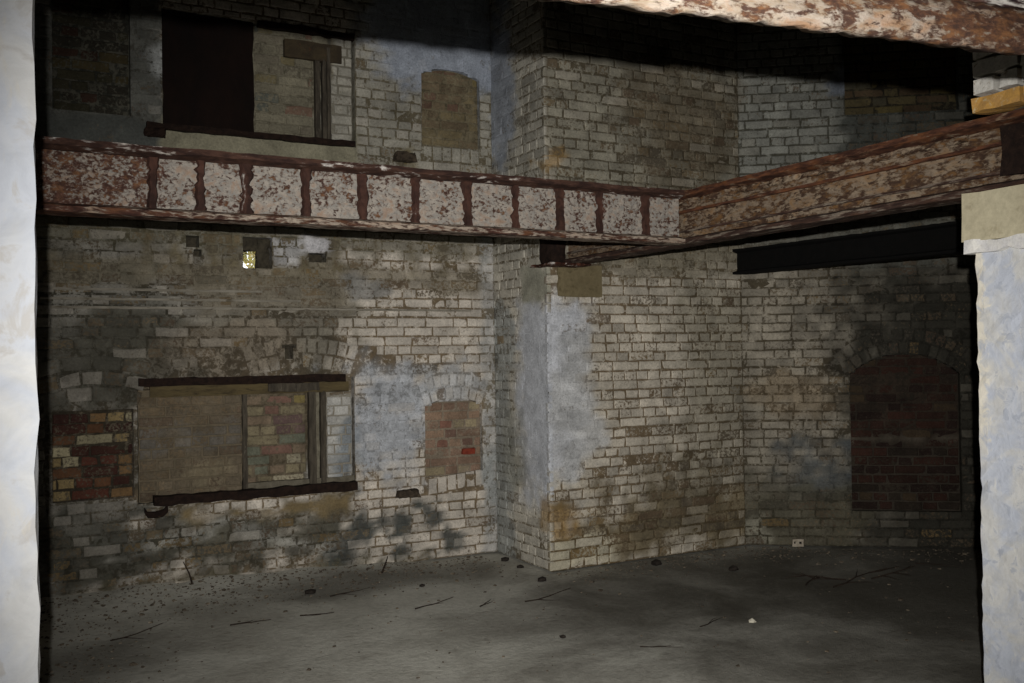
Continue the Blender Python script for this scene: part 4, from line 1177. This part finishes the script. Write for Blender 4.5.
# sprays of dead twigs on the right of the floor
fx, fy = (5.070, 4.791)
for k, (dx, dy, L, an, lab) in enumerate(((-0.10, -0.05, 0.50, 0.25, 'longest dark twig of the heap lying before the right wall'),
        (0.12, 0.04, 0.36, 2.5, 'crooked dark twig crossing the longest one in the heap before the right wall'),
        (0.30, -0.02, 0.32, -0.5, 'dark twig at the right end of the heap before the right wall'),
        (-0.22, 0.08, 0.26, 0.9, 'short dark twig at the left end of the heap before the right wall'))):
    twig(fx + dx, fy + dy, L, an, 0.05, lab, 'twigs in a heap before the right wall', 0.007, 3, 20 + k)
for k, (p, L, an, lab) in enumerate((((1.979, 6.303), 0.30, 0.1, 'dark twig close to the left wall, below the sill of the big window'),
        ((1.664, 5.911), 0.22, -0.4, 'dark twig on the floor below the left part of the big window'),
        ((2.329, 5.671), 0.28, 0.3, 'dark twig on the floor below the small arched opening, left of two'),
        ((3.014, 5.483), 0.34, -0.3, 'curved dark twig on the floor before the narrow side of the breast'),
        ((2.700, 5.501), 0.20, 0.5, 'dark twig on the floor below the small arched opening, right of two'),
        ((1.239, 5.909), 0.24, -0.2, 'dark twig on the floor below the grimy left panel of the big window'),
        ((0.582, 5.972), 0.30, 0.2, 'dark twig among the rubble below the red bricked opening'))):
    twig(p[0], min(p[1], YW - 0.1), L, an, 0.02, lab, 'twigs on the floor below the left wall', 0.005, 1, 60 + k)
for k, (p, L, an, lab) in enumerate((((6.025, 4.943), 0.35, -0.7, 'thin dark twig at the foot of the bricked archway'),
        ((3.615, 4.470), 0.30, 0.2, 'thin dark twig on the open floor beside the pale stone'),
        ((3.090, 4.332), 0.25, -0.5, 'thin dark twig on the open floor nearest the bottom of the picture'))):
    twig(p[0], p[1], L, an, 0.02, lab, 'twigs on the open floor at the right', 0.004, 1, 90 + k)
# black clods
M_CLOD = plain_material('black_clod', (34, 30, 27), (52, 46, 41), 40)
for k, (p, s, lab) in enumerate((((2.605, 6.213), 0.035, 'black clod on the floor below the small arched opening'),
                                 ((1.888, 6.456), 0.06, 'wide black clod on the floor below the big blocked window'),
                                 ((4.387, 5.929), 0.07, 'flat dark lump at the foot of the broad brick face'),
                                 ((4.484, 3.122), 0.03, 'dark lump at the foot of the right pier'),
                                 ((2.830, 4.708), 0.03, 'dark chip on the floor in front of the breast corner'),
                                 ((4.759, 5.496), 0.06, 'dark flat lump near the inner right corner'))):
    o = link('clod', stone_mesh(s * 0.8, 200 + k, M_CLOD, 0.5), None, (p[0], p[1], floor_z(*p) + s * 0.25))
    tag(o, lab, 'clod')
# debris tucked into the foot of the breast's narrow side
for k, (p, s_, lab) in enumerate((((3.544, 6.714), 0.035, 'dark clod in the inner corner where the breast meets the left wall'),
        ((3.522, 6.430), 0.030, 'dark clod halfway along the foot of the narrow side of the breast'),
        ((3.448, 5.973), 0.040, 'dark clod at the foot of the projecting corner of the breast'))):
    o = link('clod', stone_mesh(s_, 230 + k, M_CLOD, 0.6), None, (p[0] - 0.05, p[1] - 0.05, floor_z(*p) + s_ * 0.3))
    tag(o, lab, 'clod', 'clods at the foot of the narrow side')
p = (3.944, 4.395)
o = link('stone', stone_mesh(0.028, 260, plain_material('pale_stone', (214, 208, 190), (190, 184, 166), 30), 0.5), None, (p[0], p[1], floor_z(*p) + 0.008))
tag(o, 'single pale stone on the open floor to the right of centre', 'stone')
# small pale block with two holes at the foot of the right wall
w_, z_ = (0.412, 0.036)
blk = empty('vent_block', tuple(DE.at(np.array([w_]), np.array([0.0]), np.array([0.04]))[0]), math.atan2(DEU[1], DEU[0]))
M_BLK = plain_material('pale_block', (176, 166, 150), (150, 140, 124), 30)
M_HOLE = plain_material('block_hole', (30, 26, 24), (40, 36, 32), 40)
slab('body', (-0.045, -0.025, 0.0), (0.045, 0.03, 0.062), M_BLK, blk, 0.03, 0.002, 70, 0.005)
for dx in (-0.022, 0.018):
    rough_bar('hole', 0.012, 0.018, 0.018, M_HOLE, blk, frame_matrix((dx, -0.026, 0.034), (0, 1, 0)), 71, 0.001, 0.01)
tag(blk, 'small pale block with two dark holes at the foot of the right wall', 'block')

# crumbs of mortar and dust chips, too many to count
def litter(n, seed):
    r = np.random.default_rng(seed)
    vs, fs, off = [], [], 0
    for i in range(n):
        w = r.random()
        if w < 0.50:
            x = r.uniform(0.1, 3.4); y = YW - abs(r.normal(0, 0.35)) - 0.03
        elif w < 0.62:
            x = XC + r.uniform(0, 1.8); y = YC - abs(r.normal(0, 0.25)) - 0.03
        elif w < 0.75:
            t = r.uniform(0, 1.9); dd = abs(r.normal(0, 0.3)) + 0.03
            x = XD + DEU[0] * t + DEN[0] * dd; y = YC + DEU[1] * t + DEN[1] * dd
        elif w < 0.86:
            x = r.normal(0.35, 0.25); y = r.normal(5.6, 0.35)
        else:
            x = r.uniform(0.2, 6.5); y = r.uniform(3.4, 6.6)
        if x > XC - 0.03 and y > YC - 0.03: y = YC - 0.05
        if y > YW - 0.03: continue
        qx, qy = x - XD, y - YC
        if qx * DEN[0] + qy * DEN[1] < 0.02 and x > XD: continue
        s = min(0.022, 0.004 + r.exponential(0.0035))
        z = floor_z(x, y)
        a = r.uniform(0, 6.28)
        base = [(math.cos(a + t) * s * r.uniform(.7, 1.3), math.sin(a + t) * s * r.uniform(.7, 1.3)) for t in (0, 1.6, 3.1, 4.7)]
        for bx, by in base: vs.append((x + bx, y + by, z - 0.002))
        for bx, by in base: vs.append((x + bx * .7, y + by * .7, z + s * r.uniform(.25, .6)))
        fs += [tuple(off + k for k in f) for f in ((4, 5, 6, 7), (0, 1, 5, 4), (1, 2, 6, 5), (2, 3, 7, 6), (3, 0, 4, 7))]
        off += 8
    return vs, fs
vs, fs = litter(3200, 5)
me = mesh_from('rubble_litter', vs, fs, M_CHIP)
me.materials.append(M_DARKCHIP)
me.polygons.foreach_set('material_index', [1 if (i // 5) % 5 < 3 else 0 for i in range(len(fs))])
tag(link('rubble_litter', me), 'crumbs of mortar and dark rubble strewn over the floor along the walls', 'rubble', kind='stuff')

# ---------------------------------------------------------------- outside, seen through the one open hole
M_LEAF = plain_material('sunlit_leaf', (200, 196, 130), (232, 214, 168), 14, (128, 146, 70))
r_ = random.Random(9)
vs, fs = [], []
for i in range(1500):
    c = Vector((1.630 + 0.25 + r_.gauss(0, 0.5), YW + 1.6 + r_.gauss(0, 0.16), 2.38 + r_.gauss(0, 0.42)))
    d = Vector((r_.gauss(0, 1), r_.gauss(0, 1), r_.gauss(0, 1))).normalized()
    e = d.cross(Vector((0.3, 0.5, 0.8))).normalized()
    L, W = r_.uniform(0.035, 0.06), r_.uniform(0.015, 0.028)
    n = len(vs)
    nn = d.cross(e) * 0.006
    vs += [tuple(c - d * L), tuple(c + e * W + nn), tuple(c + d * L), tuple(c - e * W + nn)]
    fs += [(n, n + 1, n + 2), (n, n + 2, n + 3)]
sh = empty('shrub', (1.630 + 0.25, YW + 1.6, 0.0))
fo_ = link('foliage', mesh_from('foliage', [(v[0] - sh.location.x, v[1] - sh.location.y, v[2]) for v in vs], fs, M_LEAF), sh)
fo_['kind'] = 'stuff'
rough_bar('stem', 2.5, 0.04, 0.04, M_TWIG, sh, frame_matrix((0, 0, 0), (0, 0, 1), (0, -1, 0)), 77, 0.008, 0.2)
tag(sh, 'sunlit shrub glimpsed through the small hole in the left wall', 'shrub')
gr = slab('ground', (-3, YW + 0.5, -0.2), (9, 14, 0.0), plain_material('outdoor_soil', (110, 100, 76), (90, 84, 60), 4), None, 1.0, 0.0, 1, 0)
tag(gr, 'soil outside behind the left wall', 'ground', kind='structure')
